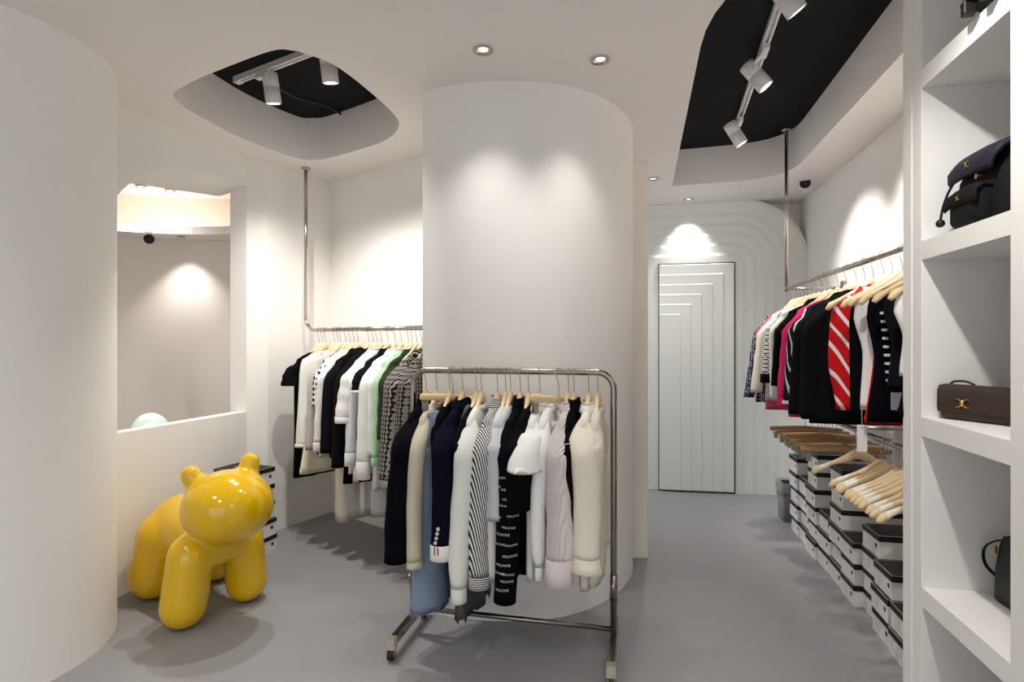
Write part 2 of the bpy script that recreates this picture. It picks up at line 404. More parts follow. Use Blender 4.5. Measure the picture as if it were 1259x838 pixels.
track_head(TP(2.36), dr, (1.215,2.405,2.80), 'white track spotlight nearest the top edge of the large recess', 70, uv(2.85, 1.48, 1.7), 64)
def downlight(x, y, z, label, power=0, size=70, blend=.9, r=.045, group='recessed downlights', tgt=None, col=(255,250,244)):
    t = thing('downlight', label, 'downlight', (x,y,z), 0, group)
    m = MB(); m.lathe([(r*.74,.012),(r*.78,-.001),(r,-.004),(r*1.0,-.007),(r*.80,-.008),(r*.70,-.002),(r*.62,.008)], 28); m.build('trim_ring', CHROME, t)
    m = MB(); m.lathe([(.0005,-.001),(r*.36,-.002),(r*.62,.002),(r*.70,.006)], 24); m.build('lens', LENSD, t)
    if power: spot('downlight_lamp', (x,y,z-.02), tgt or (x,y,0), power, size, blend, col, .025)
downlight(-.129, 2.52, CEIL, 'round recessed downlight above the curved column, left of two', 25, 92, 1)
downlight(.4075, 2.607, CEIL, 'round recessed downlight above the curved column, right of two', 22, 92, 1)
downlight(1.13, 4.52, CEIL, 'small recessed downlight just right of the cream partition', 42, 120, 1)
downlight(1.62, 5.17, CEIL, 'recessed downlight over the stepped arches of the back wall', 40, 78, .8)
downlight(-3.20, 4.87, 2.735, 'left of two downlights in the next room\'s ceiling', 40, 120, 1)
downlight(-3.03, 5.00, 2.735, 'right of two downlights in the next room\'s ceiling', 40, 120, 1)
downlight(-3.0, 5.12, 2.348, 'downlight under the cove ledge above the lit patch of wall', 34, 90, 1, r=.035)
spot('shelf_fill_spot', uv(1.35,.45,CEIL-.03), uv(1.95,1.15,1.1), 55, 85, .8)  # added unseen spot that brightens the shelf unit, no fixture built
# security cameras
def cctv(p, d, mount, label):
    t = thing('security_camera', label, 'security camera', p); d = Vector(d).normalized()
    m = MB(); m.cyl(-d*.07, d*.045, .040, .045, 24); m.build('housing', WPLA, t)
    m = MB(); m.cyl(d*.046, d*.050, .041, n=24); m.build('front_glass', CAMB, t)
    m = MB(); m.cyl(d*.050, d*.052, .012, n=14); m.build('lens', RUB, t)
    m = MB(); m.cyl(-d*.045, Vector(mount), .012, n=10); mt = Vector(mount); m.cyl(mt, mt+(mt.normalized()*.012), .04, n=20); m.build('bracket', WPLA, t)
cctv((2.40,4.62,2.69-.0), (-.42,-.8,-.2), (.09,.14,.0), 'white security camera with black front high in the corner by the right wall')
cctv((-3.17,4.93,2.29), (.5,-.8,-.15), (-.02,.02,.052), 'white security camera with black front below the cove ledge in the next room')
# cable in the left recess
m = MB(); m.tube(catmull([(-1.52,3.37,2.99),(-1.40,3.62,2.97),(-1.25,3.78,2.975),(-1.20,3.93,2.985),(-1.17,4.00,2.96),(-1.16,4.01,2.93)], 6, False), .008, 8)
tag(m.build('cable', CABLE), 'loose black cable across the black ceiling of the oval recess', 'cable')

# ================================================================== RAILS
RRU = lambda px: (1.152+.2556*rr(px))/(.9763*rr(px)-.2166)
RV = 1.10; KU = RV/1.18
# right: upper rail hung from the ceiling
zU, zL = 1.793, .943
t = thing('clothes_rail', 'upper steel clothes rail on the right wall, hung from a tall ceiling post', 'clothes rail', uv(4.943*KU, RV, zU))
o = uv(4.943*KU, RV, zU)
m = MB(); m.tube([(0,0,0), uv(2.29,RV,zU)-o], .0135, 14); m.build('bar', BRUSH, t)
m = MB(); m.tube([(0,0,-.02), (0,0,BLACK-zU)], .0135, 14); m.lathe([(.001,0),(.034,0),(.034,-.012),(.018,-.018),(.001,-.018)], 20, o=(0,0,BLACK-zU)); m.build('post', CHROME, t)
m = MB(); m.tube([(0,0,0), uv(4.943*KU,WV-.004,zU)-o], .010, 12); m.box((-.03,-.03,-.05),(.03,.03,.05), 0, Matrix.Translation(uv(4.943*KU,WV-.012,zU)-o) @ Matrix.Rotation(math.atan2(V.y,V.x),4,'Z') @ Matrix.Scale(.3,4,Vector((1,0,0)))); m.build('wall_bracket', BRUSH, t)
t = thing('clothes_rail', 'lower steel clothes rail on the right wall, full of empty hangers', 'clothes rail', uv(4.3, RV, zL)); o = uv(4.3, RV, zL)
m = MB(); m.tube([(0,0,0), uv(2.29,RV,zL)-o], .0125, 14); m.build('bar', BRUSH, t)
for k, uu in enumerate((4.25, 3.30, 2.42)):
    m = MB(); m.tube([uv(uu,RV,zL)-o, uv(uu,WV-.004,zL)-o], .009, 10); m.build('wall_bracket', BRUSH, t)
# left alcove rail: post from ceiling bends into the bar
Lp = Vector((-1.549,4.24,0)); zA = 1.48
LP = lambda t_: Vector((Lp.x+Wd.x*t_, Lp.y+Wd.y*t_, 0))
t = thing('clothes_rail', 'steel clothes rail in the left alcove, bent down from a ceiling flange', 'clothes rail', (Lp.x,Lp.y,zA))
pts = [(0,0,CEIL-zA),(0,0,.6),(0,0,.13)]
for k in range(1, 9):
    a = PI/2*k/8; pts.append((Wd.x*.11*(1-math.cos(a)), Wd.y*.11*(1-math.cos(a)), .11*(1-math.sin(a))))
pts.append((Wd.x*1.42, Wd.y*1.42, 0))
m = MB(); m.tube(pts, .0135, 14); m.build('bar', CHROME, t)
m = MB(); m.lathe([(.001,0),(.032,0),(.032,-.012),(.016,-.02),(.001,-.02)], 20, o=(0,0,CEIL-zA)); m.build('ceiling_flange', CHROME, t)
# free-standing rack
RR_ = Vector((.4525,2.513,0)); LT = .951; zK = 1.26
KP = lambda t_: Vector((RR_.x-.9763*t_, RR_.y+.2166*t_, 0))
pl = KP(LT); pr = RR_
t = thing('clothes_rack', 'free-standing tubular steel clothes rack on castors', 'clothes rack', (pr+pl)/2)
o = (pr+pl)/2; W2 = LT/2
import mathutils
Q = lambda a, z, n=0.0: Vector((V.x*a, V.y*a, z))+U*n    # a along the rack (towards the right-hand post), n away from the viewer
m = MB(); pts = [Q(-W2,.09), Q(-W2,.6), Q(-W2,zK-.075)]
for k in range(1, 8): a = PI/2*k/8; pts.append(Q(-W2+.075*(1-math.cos(a)), zK-.075+.075*math.sin(a)))
pts += [Q(-W2+.075,zK), Q(W2-.075,zK)]
for k in range(1, 8): a = PI/2*k/8; pts.append(Q(W2-.075+.075*math.sin(a), zK-.075*(1-math.cos(a))))
pts += [Q(W2,zK-.075), Q(W2,.6), Q(W2,.09)]
m.tube(pts, .0145, 16); m.build('frame', DSTEEL, t)
m = MB(); m.tube([Q(-W2,.118), Q(W2,.118)], .012, 14); m.build('lower_bar', DSTEEL, t)
for a in (-W2, W2):
    m = MB(); R4 = Matrix.Rotation(math.atan2(U.y,U.x),4,'Z')
    m.box((-.23,-.016,.058),(.18,.016,.094),0, Matrix.Translation(Q(a,0)) @ R4); ft = m.build('foot', DSTEEL, t, bevel=.003)
    m = MB(); m.box((-.262,-.019,.05),(-.225,.019,.098),0, Matrix.Translation(Q(a,0)) @ R4); m.build('foot_cap', mat('bright_cap',(214,206,190),.3,metal=.8), ft)
    m = MB(); m.tube([Q(a,.24), Q(a,.36)], .0165, 16); m.build('sleeve_joint', DSTEEL, t)
    for n in (-.235, .155):
        m = MB(); c = Q(a, .028, n-.012); ax = V
        m.cyl(c-ax*.011, c+ax*.011, .027, n=24); cs = m.build('castor', RUB, t)
        m = MB(); m.cyl(c-ax*.0135, c+ax*.0135, .013, n=16); m.build('hub', BRUSH, cs)
        m = MB(); 
        for sgn in (-1, 1): m.tube([c+ax*.0155*sgn, Q(a,.058,n)+ax*.012*sgn], .006, 8)
        m.cyl(Q(a,.054,n), Q(a,.064,n), .014, n=14); m.build('fork', CHROME, cs)
    for zz in (.27,): 
        m = MB(); m.cyl(Q(a,zz)-V*.022, Q(a,zz)+V*.022, .006, n=10); m.build('bolt', BRUSH, t)

# ================================================================== HANGERS
def hook_pts(h, br, kink=.012):
    """wire hook: h = bar centre above the wood, br = bar radius"""
    P = [(0,0,-.02),(0,0,h*.45),(kink*.5,0,h*.62),(kink,0,h*.78)]; r = br+.0045
    for k in range(0, 10):
        a = math.radians(-20+k*26); P.append((r*math.cos(a), 0, h+r*math.sin(a)))
    return P
def hanger_parts(name, label, loc, rz, h=.115, br=.0135, half=.205, drop=.095, wood=WOOD, wrap=False, group=None, slim=1.0):
    t = thing(name, label, 'hanger', loc, rz, group)
    m = MB(); R = []
    n = 12
    for k in range(-14, 15):
        s = k/14; x = half*s; a = abs(s)
        z = -.018-drop*(a**1.35)*1.0+ .016*math.exp(-(s/.2)**2)
        y = .028*(a**2) - .006
        hz = lerp(.029, .0125*slim, smooth(a*1.8)) + .008*smooth((a-.7)/.3)*(slim == 1) ; hy = (lerp(.016, .0085, smooth(a*2))+.011*smooth((a-.55)/.4)*(slim == 1))
        if slim < 1: y *= .3
        e = 1.0
        if a > .93: e = math.sqrt(max(.02, 1-((a-.93)/.07)**2))
        R.append([(x, y+hy*e*math.cos(2*PI*i/n), z+hz*e*math.sin(2*PI*i/n)) for i in range(n)])
    m.rings(R); m.build('shoulder_bar', wood, t)
    m = MB(); m.tube(hook_pts(h, br), .0019, 7); m.cyl((0,0,-.001),(0,0,.008),.005,n=10); m.build('hook', CHROME, t)
    if wrap:
        for sg in (-1, 1):
            m = MB(); R = []
            for k in range(7):
                a = lerp(.60, .84, k/6); x = half*a*sg; z = -.018-drop*(a**1.35); y = .028*a**2-.006
                hz = lerp(.024,.0125,smooth(a*1.8))+.008*smooth((a-.7)/.3)+.0012; hy = .0075+.011*smooth((a-.55)/.4)+.0012
                R.append([(x, y+hy*math.cos(2*PI*i/n), z+hz*math.sin(2*PI*i/n)) for i in range(n)])
            m.rings(R); m.build('grip_wrap', WRAP, t)
    return t
def clip_hanger(label, loc, rz, h=.115, br=.0135, half=.17, wood=WOOD, tilt=0.0, group=None):
    t = thing('clip_hanger', label, 'hanger', loc, rz, group); Rm = Matrix.Rotation(tilt,4,'Y')
    m = MB(); R = []; n = 12
    for k in range(-10, 11):
        s = k/10; x = half*s; e = 1 if abs(s) < .95 else .8
        z = -.016+.004*math.cos(s*PI)
        R.append([Rm @ Vector((x, .008*e*math.cos(2*PI*i/n), z+.016*e*math.sin(2*PI*i/n))) for i in range(n)])
    m.rings(R); m.build('bar', wood, t)
    m = MB(); m.tube(hook_pts(h, br), .0019, 7); m.build('hook', CHROME, t)
    m = MB(); m.tube([Rm @ Vector(p) for p in ((-half*.93,0,-.03),(-half*.93,0,-.05),(half*.93,0,-.05),(half*.93,0,-.03))], .0022, 8); m.build('clip_rod', CHROME, t)
    for sg in (-1, 1):
        m = MB(); c = Rm @ Vector((half*.82*sg, 0, -.06))
        for y in (-.007, .007): m.box((c.x-.012,y-.003,c.z-.026),(c.x+.012,y+.003,c.z+.022))
        m.cyl((c.x,-.009,c.z),(c.x,.009,c.z),.006,n=10); m.build('clip', BRUSH, t)
    return t

# ================================================================== GARMENTS
def fold(seed, x, z, amp):
    return amp*(math.sin(x*34+seed*3.1+z*4)*.6+math.sin(x*61+seed*1.7-z*6)*.4)
def garment(name, label, cat, loc, rz, fab, L=.7, sleeve=.6, sw=.195, hem=.225, ty=.022, srx=.047, sry=.044, flare=.0, collar='round', collm=None, cuff=None, cuffm=None, cuffl=.05,
            seed=0, wr=.006, group=None, out=.045, fout=.045, waist=1.0, top=-.040, bell=0.0, drop=.112, hemband=None, neckw=.062, far=True, sdrift=0.0, cuff_r=1.0, hemrag=0.0, sleevem=None, puff=0.0, bz=0.0):
    """clothes on a hanger. Local x runs along the hanger (towards the viewer), y across the stack of clothes, z up; origin at the hanger's neck"""
    t = thing(name, label, cat, loc, rz, group)
    rnd = random.Random(seed*31+5)
    sh = -drop                                  # shoulder point height
    # ---- body
    prof = [(top, neckw, .014), (top-.010, neckw+.02, .019), (lerp(top, sh, .4), lerp(neckw, sw, .50), .024), (lerp(top, sh, .75), lerp(neckw, sw, .84), .027), (sh-.005, sw-.012, .029), (sh-.035, sw-.004, .031)]
    zb = -L; wch = sw+.002; wwa = (sw)*waist
    N = 14
    for k in range(1, N+1):
        s = k/N; z = lerp(sh-.05, zb, s)
        w = lerp(wch, hem, s) if waist == 1.0 else (lerp(wch, wwa, smooth(s/.45)) if s < .45 else lerp(wwa, hem, smooth((s-.45)/.55)))
        prof.append((z, w, lerp(.031, ty*1.25, smooth(s*1.2))+bell*s))
    n = 44; R = []
    for i, (z, w, hy) in enumerate(prof):
        ring = []
        g = max(0, (sh-z)/max(.05, L+sh))
        for k in range(n):
            a = 2*PI*k/n; cx, sy = math.cos(a), math.sin(a)
            x = w*math.copysign(abs(cx)**.75, cx); y = hy*math.copysign(abs(sy)**.65, sy)
            f = fold(seed, x, z, wr*min(1.5, .25+g*1.6))
            y += f*(1 if bell == 0 else 1.0); x += fold(seed+9, y*2, z, wr*.4*g)
            ring.append((x, y+bz*g, z+(rnd.uniform(-hemrag, hemrag) if i == len(prof)-1 else 0)))
        R.append(ring)
    # turned-up hem so that the opening shows thickness
    last = R[-1]; inner = [(x*.985, (y-bz)*.7+bz, z+.03) for x, y, z in last]; R.append(inner)
    m = MB(); m.rings(R, 0, True, True); body = m.build('body', fab, t)
    if hemband:
        m = MB(); z, w, hy = prof[-1]; RB = []
        for zz, e in ((zb+hemband[1], 1.02), (zb+hemband[1]*.5, 1.035), (zb-.002, 1.02), (zb+.002, .97)):
            RB.append([(x*e, (y-bz)*(e+.05)+bz, zz) for x, y, _ in last])
        m.rings(RB, 0, True, True); m.build('hem_band', hemband[0], t)
    # ---- collar
    cm = collm or fab
    if collar != 'none':
        ht, fl = {'round': (.010, 1.05), 'shirt': (.034, 1.12), 'stand': (.045, 1.0), 'lapel': (.032, 1.15), 'hood': (.05, 1.3)}[collar]
        m = MB(); RC = []
        for zz, e in ((top-.018, 1.1), (top+ht*.5, 1.0), (top+ht, .97), (top+ht+.002, .92), (top+ht*.6, fl+.02), (top-.012, fl+.22 if collar != 'round' else 1.08), (top-.022, fl+.2 if collar != 'round' else 1.0)):
            RC.append([((neckw+.004)*e*math.cos(2*PI*k/28), (.027)*e*math.sin(2*PI*k/28)*(1.2 if zz < top else 1.0), zz - (.012*abs(math.cos(2*PI*k/28)) if zz > top else 0)) for k in range(28)])
        m.rings(RC, 0, True, True); m.build('collar', cm, t)
    # ---- sleeves
    if sleeve > 0:
        for sg in (1, -1):
            if sg < 0 and not far: continue
            NS = 18; n2 = 22; RS = []; ln = sleeve
            for k in range(NS+1):
                s = k/NS; d = ln*s
                x = sw-.035+ (.045 if sg > 0 else .045+min(0, fout-.045)*.5)*smooth(s*ln/.12) + (out if sg > 0 else fout)*s*ln/.6
                z = sh+.012 - d
                e = smooth(min(1, (s*ln+.012)/.075))
                rx = lerp(.02, srx, e)*(1+flare*s)*(1-.18*s*(ln > .35)); ry = lerp(.016, sry, e)*(1+flare*s)*(1-.15*s*(ln > .35))
                if puff: rx *= 1+puff*math.sin(PI*min(1, s*1.02)); ry *= 1+puff*math.sin(PI*min(1, s*1.02))
                if cuff and s > .90 and cuff_r < 1: e2 = (s-.90)/.10; rx *= lerp(1, cuff_r, e2); ry *= lerp(1, cuff_r, e2)
                yo = sdrift*s+.006*math.sin(s*5+seed)
                ring = []
                for q in range(n2):
                    a = 2*PI*q/n2
                    w_ = 1+ (wr*9)*math.sin(a*3+s*7+seed)*s*.6 + (wr*7)*math.sin(s*23+seed*2+math.cos(a)*2.2)*.7*e
                    ring.append((sg*(x+rx*w_*math.cos(a)), yo+ry*w_*math.sin(a), z+.02*math.cos(a)*(1-s)*(-1 if k < 4 else 0)))
                RS.append(ring)
            ce = RS[-1]; cxm = sum(p[0] for p in ce)/n2; cym = sum(p[1] for p in ce)/n2
            RS.append([(cxm+(p[0]-cxm)*.86, cym+(p[1]-cym)*.8, p[2]+.025) for p in ce])
            m = MB(); m.rings(RS, 0, True, True); sl = m.build('sleeve', sleevem or fab, t)
            if cuff:
                RQ = []
                for q, e in ((.008, 1.0), (.006, 1.035), (-.5*cuffl, 1.045), (-cuffl, 1.05 if cuff != 'flare' else 1.4), (-cuffl-.001, .93), (-cuffl+.03, .88)):
                    RQ.append([(cxm+(p[0]-cxm)*e, cym+(p[1]-cym)*e, p[2]+q) for p in ce])
                m = MB(); m.rings(RQ, 0, True, True); cf = m.build('cuff', cuffm or fab, t)
    return t

# ------------------------------------------------------------------ fabrics
def fab(name, rgb, rough=.9, bump=(900, .15, .0006), sheen=0.0, **k): return mat(name, rgb, rough, spec=.18 if sum(rgb) > 200 else .06, bump=bump, sheen=sheen, **k)
BLACKF = fab('black_cloth', (11, 11, 13)); BLACK2 = fab('soft_black_cloth', (19, 19, 21)); NAVY = fab('navy_wool', (14, 14, 30)); NAVYB = fab('deep_navy_wool', (8, 8, 17))
WHITEF = fab('white_cotton', (232, 232, 230)); WHITEB = fab('bluish_white_cotton', (224, 229, 236)); CREAM = fab('cream_cloth', (232, 226, 208)); IVORY = fab('ivory_linen', (226, 220, 206))
BEIGE = fab('beige_knit', (196, 190, 170), bump=(260, .5, .002)); DENIM = mat('washed_blue_denim', (126, 141, 164), .9, spec=.15, var=.14, bump=(900, .3, .0008))
LGREY = fab('lilac_grey_cloth', (188, 182, 184)); PALEG = fab('pale_grey_cloth', (205, 204, 204)); LBLUE = fab('pale_blue_grey_cotton', (188, 194, 200)); CHAR = fab('charcoal_frayed_cloth', (82, 80, 82))
LILAC = mat('pleated_lilac_cloth', (220, 212, 212), .75, spec=.2)
GREEN = fab('pale_mint_cotton', (170, 214, 168)); DGREEN = pattern('dark_green_tweed', (26, 32, 26), (58, 66, 54), (420, 420, 420), tex='noise', thr=.5, edge=.12)
PINK = fab('hot_pink_knit', (226, 44, 108), bump=(300, .4, .0015)); SALMON = fab('salmon_pink_tweed', (206, 96, 108)); REDF = fab('red_cloth', (190, 20, 26))
SATIN = mat('cream_satin', (224, 218, 204), .22, spec=.5, bump=(14, .12, .006))
SHEER = mat('sheer_cream_voile', (236, 230, 216), .8, spec=.1, alpha=.72)
STRIPE = pattern('fine_black_white_stripes', (20, 20, 24), (222, 222, 222), (34, 34, 34), rot=(0, math.radians(-14), math.radians(45)), tex='wave', axis='X', thr=.5, edge=.12, dist=.4)
STRIPEH = pattern('black_white_ribbing', (16, 16, 18), (226, 226, 224), (1, 1, 34), tex='wave', axis='Z', thr=.5, edge=.1, dist=0)
MONO = two_wave('black_grey_monogram', (20, 20, 20), (150, 144, 138), .020, .052, .52)
MONO2 = two_wave('black_grey_monogram_small', (18, 18, 18), (136, 132, 126), .018, .046, .52)
CHAIN = pattern('black_white_chain_print', (24, 24, 24), (232, 232, 230), (40, 40, 28), tex='voronoi', thr=.42, edge=.05, rand=.2)
NAVYTW = pattern('navy_white_tweed', (226, 226, 230), (30, 32, 66), (75, 75, 75), tex='voronoi', thr=.34, edge=.08, rand=.35)
CHECK = pattern('black_white_check', (20, 20, 22), (230, 228, 222), (44, 44, 44), rot=(PI/2, PI/4, 0), tex='brick', thr=.5, mortar=.14, bw=.75, rh=.6)
ABSTR = pattern('black_white_brush_print', (18, 18, 20), (230, 230, 228), (9, 9, 4.2), rot=(.5,.9,.3), tex='wave', axis='DIAGONAL', thr=.86, edge=.03, dist=6, detail=1.0, ds=1.2)
REDP = pattern('red_white_swirl_print', (196, 16, 24), (236, 222, 220), (-6.5, 2.5, 4.6), rot=(0,.15,.1), tex='wave', axis='DIAGONAL', thr=.86, edge=.03, dist=4.5, detail=0.6, ds=.9)
def pleat(nt, b):
    tc = nt.nodes.new('ShaderNodeTexCoord'); sp = nt.nodes.new('ShaderNodeSeparateXYZ'); nt.links.new(tc.outputs['Object'], sp.inputs[0])
    ad = nt.nodes.new('ShaderNodeMath'); ad.operation = 'ADD'; nt.links.new(sp.outputs['X'], ad.inputs[0]); nt.links.new(sp.outputs['Y'], ad.inputs[1])
    mu = nt.nodes.new('ShaderNodeMath'); mu.operation = 'MULTIPLY'; mu.inputs[1].default_value = 2*PI/.013; nt.links.new(ad.outputs[0], mu.inputs[0])
    si = nt.nodes.new('ShaderNodeMath'); si.operation = 'SINE'; nt.links.new(mu.outputs[0], si.inputs[0])
    bp = nt.nodes.new('ShaderNodeBump'); bp.inputs['Strength'].default_value = .7; bp.inputs['Distance'].default_value = .004; nt.links.new(si.outputs[0], bp.inputs['Height'])
    nt.links.new(bp.outputs['Normal'], b.inputs['Normal'])
pleat(LILAC.node_tree, LILAC.node_tree.nodes['Principled BSDF'])
CUFFW = WHITEF

def text_mesh(s, size):
    cu = bpy.data.curves.new('t', 'FONT'); cu.body = s; cu.size = size; cu.align_x = 'CENTER'; cu.align_y = 'CENTER'; cu.resolution_u = 2
    o = bpy.data.objects.new('t', cu); C.objects.link(o); dg = bpy.context.evaluated_depsgraph_get()
    me = bpy.data.meshes.new_from_object(o.evaluated_get(dg)); vs = [v.co.copy() for v in me.vertices]; fs = [tuple(p.vertices) for p in me.polygons]
    bpy.data.objects.remove(o); bpy.data.curves.remove(cu); bpy.data.meshes.remove(me)
    return vs, fs

# ------------------------------------------------------------------ the free-standing rack
HG = 'wooden hangers on the free-standing rack'; GG = 'clothes on the free-standing rack'
NK = zK-.115
def kloc(px): r = rr(px); return KP((.4525-2.513*r)/(.9763+.2166*r))
KRZ = math.atan2(-U.y, -U.x)
def K(px, short, name, label, cat, fabm, yaw=0, hang=True, bot=None, body=None, dz=0, **k):
    """bot / body: photo heights of sleeve end and hem, turned into lengths at the garment's real distance"""
    p = kloc(px); p.z = NK+dz
    d = p.y-.25*.976
    if bot: k['sleeve'] = NK+dz-(k.get('drop', .112)-.012) - (CAMZ-(bot-CY)/F*d) - (k.get('cuffl', .05) if k.get('cuff') else 0)
    if body: k['L'] = NK+dz-(CAMZ-(body-CY)/F*(p.y-.18))
    k.setdefault('sw', .185); k.setdefault('hem', .195); k.setdefault('fout', -.05)
    g = garment(name, label, cat, p, KRZ+math.radians(yaw), fabm, group=GG, **k)
    if hang: hanger_parts('wooden_hanger', 'wooden hanger under the '+short, p, KRZ+math.radians(yaw), half=.125, group=HG, drop=.07, slim=.55)
    return g
K(524, 'long black coat at the rack\'s left end', 'coat', 'long black coat hanging at the left end of the free-standing rack', 'coat', NAVYB, yaw=-9, bot=690, body=660, collar='stand', collm=BLACKF, srx=.062, sry=.066, seed=1, out=.075, sw=.168, hem=.162, fout=-.09)
K(537, 'beige knit beside the black coat', 'knit_sweater', 'beige knit sweater between the black coat and the blue jeans', 'sweater', BEIGE, yaw=-4, bot=697, body=640, cuff=True, cuffl=.02, srx=.05, sry=.036, seed=2, wr=.004, out=.05)
K(553, 'black top left of the jeans', 'blouse', 'plain black top squeezed between the beige knit and the jeans', 'top', BLACKF, yaw=-3, bot=560, body=640, srx=.03, sry=.026, seed=3, out=-.04, sw=.16)
# jeans on a clip hanger
p = kloc(557); p.z = NK
clip_hanger('slanted clip hanger holding the blue jeans on the rack', p, KRZ+math.radians(-42), half=.17, tilt=math.radians(-7), group=HG)
t = thing('jeans', 'pale blue denim jeans with a frayed hem hanging to near the floor', 'jeans', (p.x,p.y,p.z), KRZ+math.radians(-26), GG)
m = MB(); R = []
for k in range(9):
    s = k/8; z = -.075-.20*s; w = .155+.03*s; R.append([(.045*s+w*math.cos(2*PI*q/36), (.022+.02*s)*math.sin(2*PI*q/36)+.004*math.sin(q*1.3+z*30), z) for q in range(36)])
m.rings(R, 0, True, True); m.build('hip', DENIM, t)
for sg in (1, -1):
    m = MB(); R = []; rnd = random.Random(sg)
    for k in range(25):
        s = k/24; z = -.22-.73*s; xc = .035+sg*(.085+.02*s) ; rx = .095-.012*math.sin(PI*s)+.012*s; ry = .040+.012*s+.012*s*s
        R.append([(xc+rx*math.cos(2*PI*q/30), -.012*s+ry*math.sin(2*PI*q/30)*(1+.05*math.sin(z*40+q)), z+(rnd.uniform(-.008,.006) if k == 24 else 0)) for q in range(30)])
    R.append([(xx*.98, yy*.9, zz+.02) for xx, yy, zz in R[-1]]); m.rings(R, 0, True, True); lg = m.build('leg', DENIM, t)
    m = MB()
    for q in range(30):
        a = R[-2][q]; b = R[-2][(q+1) % 30]
        for f in (0, .5):
            x, y = lerp(a[0],b[0],f), lerp(a[1],b[1],f); m.tube([(x,y,a[2]+.004),(x+rnd.uniform(-.003,.003),y+rnd.uniform(-.003,.003),a[2]-rnd.uniform(.006,.02))], .0012, 4)
    m.build('frayed_hem', mat('pale_denim_thread',(150,166,186),.9), lg)
m = MB(); R = [[((.157)*e*math.cos(2*PI*q/36), .024*e*math.sin(2*PI*q/36), z) for q in range(36)] for z, e in ((-.105,1.0),(-.103,1.03),(-.070,1.03),(-.068,.98))]
m.rings(R); m.build('waistband', DENIM, t)
g = K(569, 'navy blazer beside the jeans', 'blazer', 'navy blazer with a white striped cuff and four sleeve buttons', 'blazer', NAVY, yaw=-6, bot=688, body=650, collar='lapel', cuff=True, cuffm=CUFFW, cuffl=.058, srx=.05, sry=.052, seed=4, out=.055, wr=.003)
# stripes on the cuff and buttons on the near sleeve
cf = [c for c in g.children if c.name.startswith('cuff')][0]
def stick_on(src, col_, fn, m): pass
vs = [Vector(v.co) for v in cf.data.vertices][:22*3]; zc = [v.z for v in vs]; xm = sum(v.x for v in vs)/len(vs); ym = sum(v.y for v in vs)/len(vs)
rx_ = max(v.x for v in vs)-xm; ry_ = max(v.y for v in vs)-ym
for a, mm in ((-10, 'dark_stripe'), (0, 'white_stripe'), (10, 'red_stripe')):
    colr = {'dark_stripe': (22,22,36), 'white_stripe': (236,236,236), 'red_stripe': (178,36,44)}[mm]; m = MB()
    A = [(xm+(rx_+.0025)*math.cos(math.radians(a+d)), ym+(ry_+.0025)*math.sin(math.radians(a+d)), max(zc)-.002) for d in (-3,0,3)]; B = [(x,y,min(zc)+.002) for x,y,_ in A]
    m.strip(A, B); m.build('cuff_stripe', mat(mm, colr, .85), cf)
sl = [c for c in g.children if c.name.startswith('sleeve')][0]
for k in range(4):
    m = MB(); c = Vector((xm+rx_*1.02, ym+.004*k-.004, max(zc)+.016+.020*k)); m.cyl(c-Vector((.004,0,0)), c+Vector((.0025,0,0)), .0075, n=14); m.build('button', mat('pearl_button',(206,204,200),.3), sl)
K(586, 'black top right of the navy blazer', 'blouse', 'black long-sleeved top behind the navy blazer\'s shoulder', 'top', BLACKF, yaw=-4, bot=640, body=640, srx=.045, sry=.036, seed=5, out=.03)
p = kloc(582)
garment('skirt', 'charcoal skirt with a frayed hem showing low beside the jeans', 'skirt', (p.x,p.y,NK), KRZ+math.radians(-8), CHAR, L=.985, sleeve=0, sw=.12, hem=.17, ty=.03, collar='none', seed=6, hemrag=.02, group=GG, wr=.008)
K(592, 'white sweatshirt on the rack', 'sweatshirt', 'white sweatshirt with a long ribbed cuff, right of the navy blazer', 'sweatshirt', fab('off_white_jersey',(224,224,218),bump=(300,.25,.001)), yaw=-5, bot=738, body=690, cuff=True, cuffl=.055, cuff_r=.75, srx=.055, sry=.052, seed=7, out=.06)
K(612, 'striped shirt on the rack', 'striped_shirt', 'shirt of fine black and white stripes with a ribbed cuff', 'shirt', STRIPE, yaw=-5, bot=721, body=660, collar='stand', collm=STRIPEH, cuff=True, cuffm=STRIPEH, cuffl=.045, srx=.052, sry=.050, seed=8, out=.055)
K(622, 'pale shirt behind the striped one', 'shirt', 'pale grey shirt showing as a thin strip right of the striped shirt', 'shirt', PALEG, yaw=-3, bot=716, body=690, srx=.045, sry=.032, seed=9, out=.02)
K(628, 'pale blue-grey shirt on the rack', 'shirt', 'pale blue-grey shirt left of the black printed shirt', 'shirt', LBLUE, yaw=-4, bot=640, body=640, srx=.05, sry=.045, seed=10, out=.045)
g = K(640, 'black shirt with white lettering', 'printed_shirt', 'long black shirt printed with rows of white words', 'shirt', NAVYB, yaw=-4, bot=741, body=715, collar='stand', srx=.056, sry=.056, seed=11, out=.035, wr=.003)
sl = [c for c in g.children if c.name.startswith('sleeve')][0]
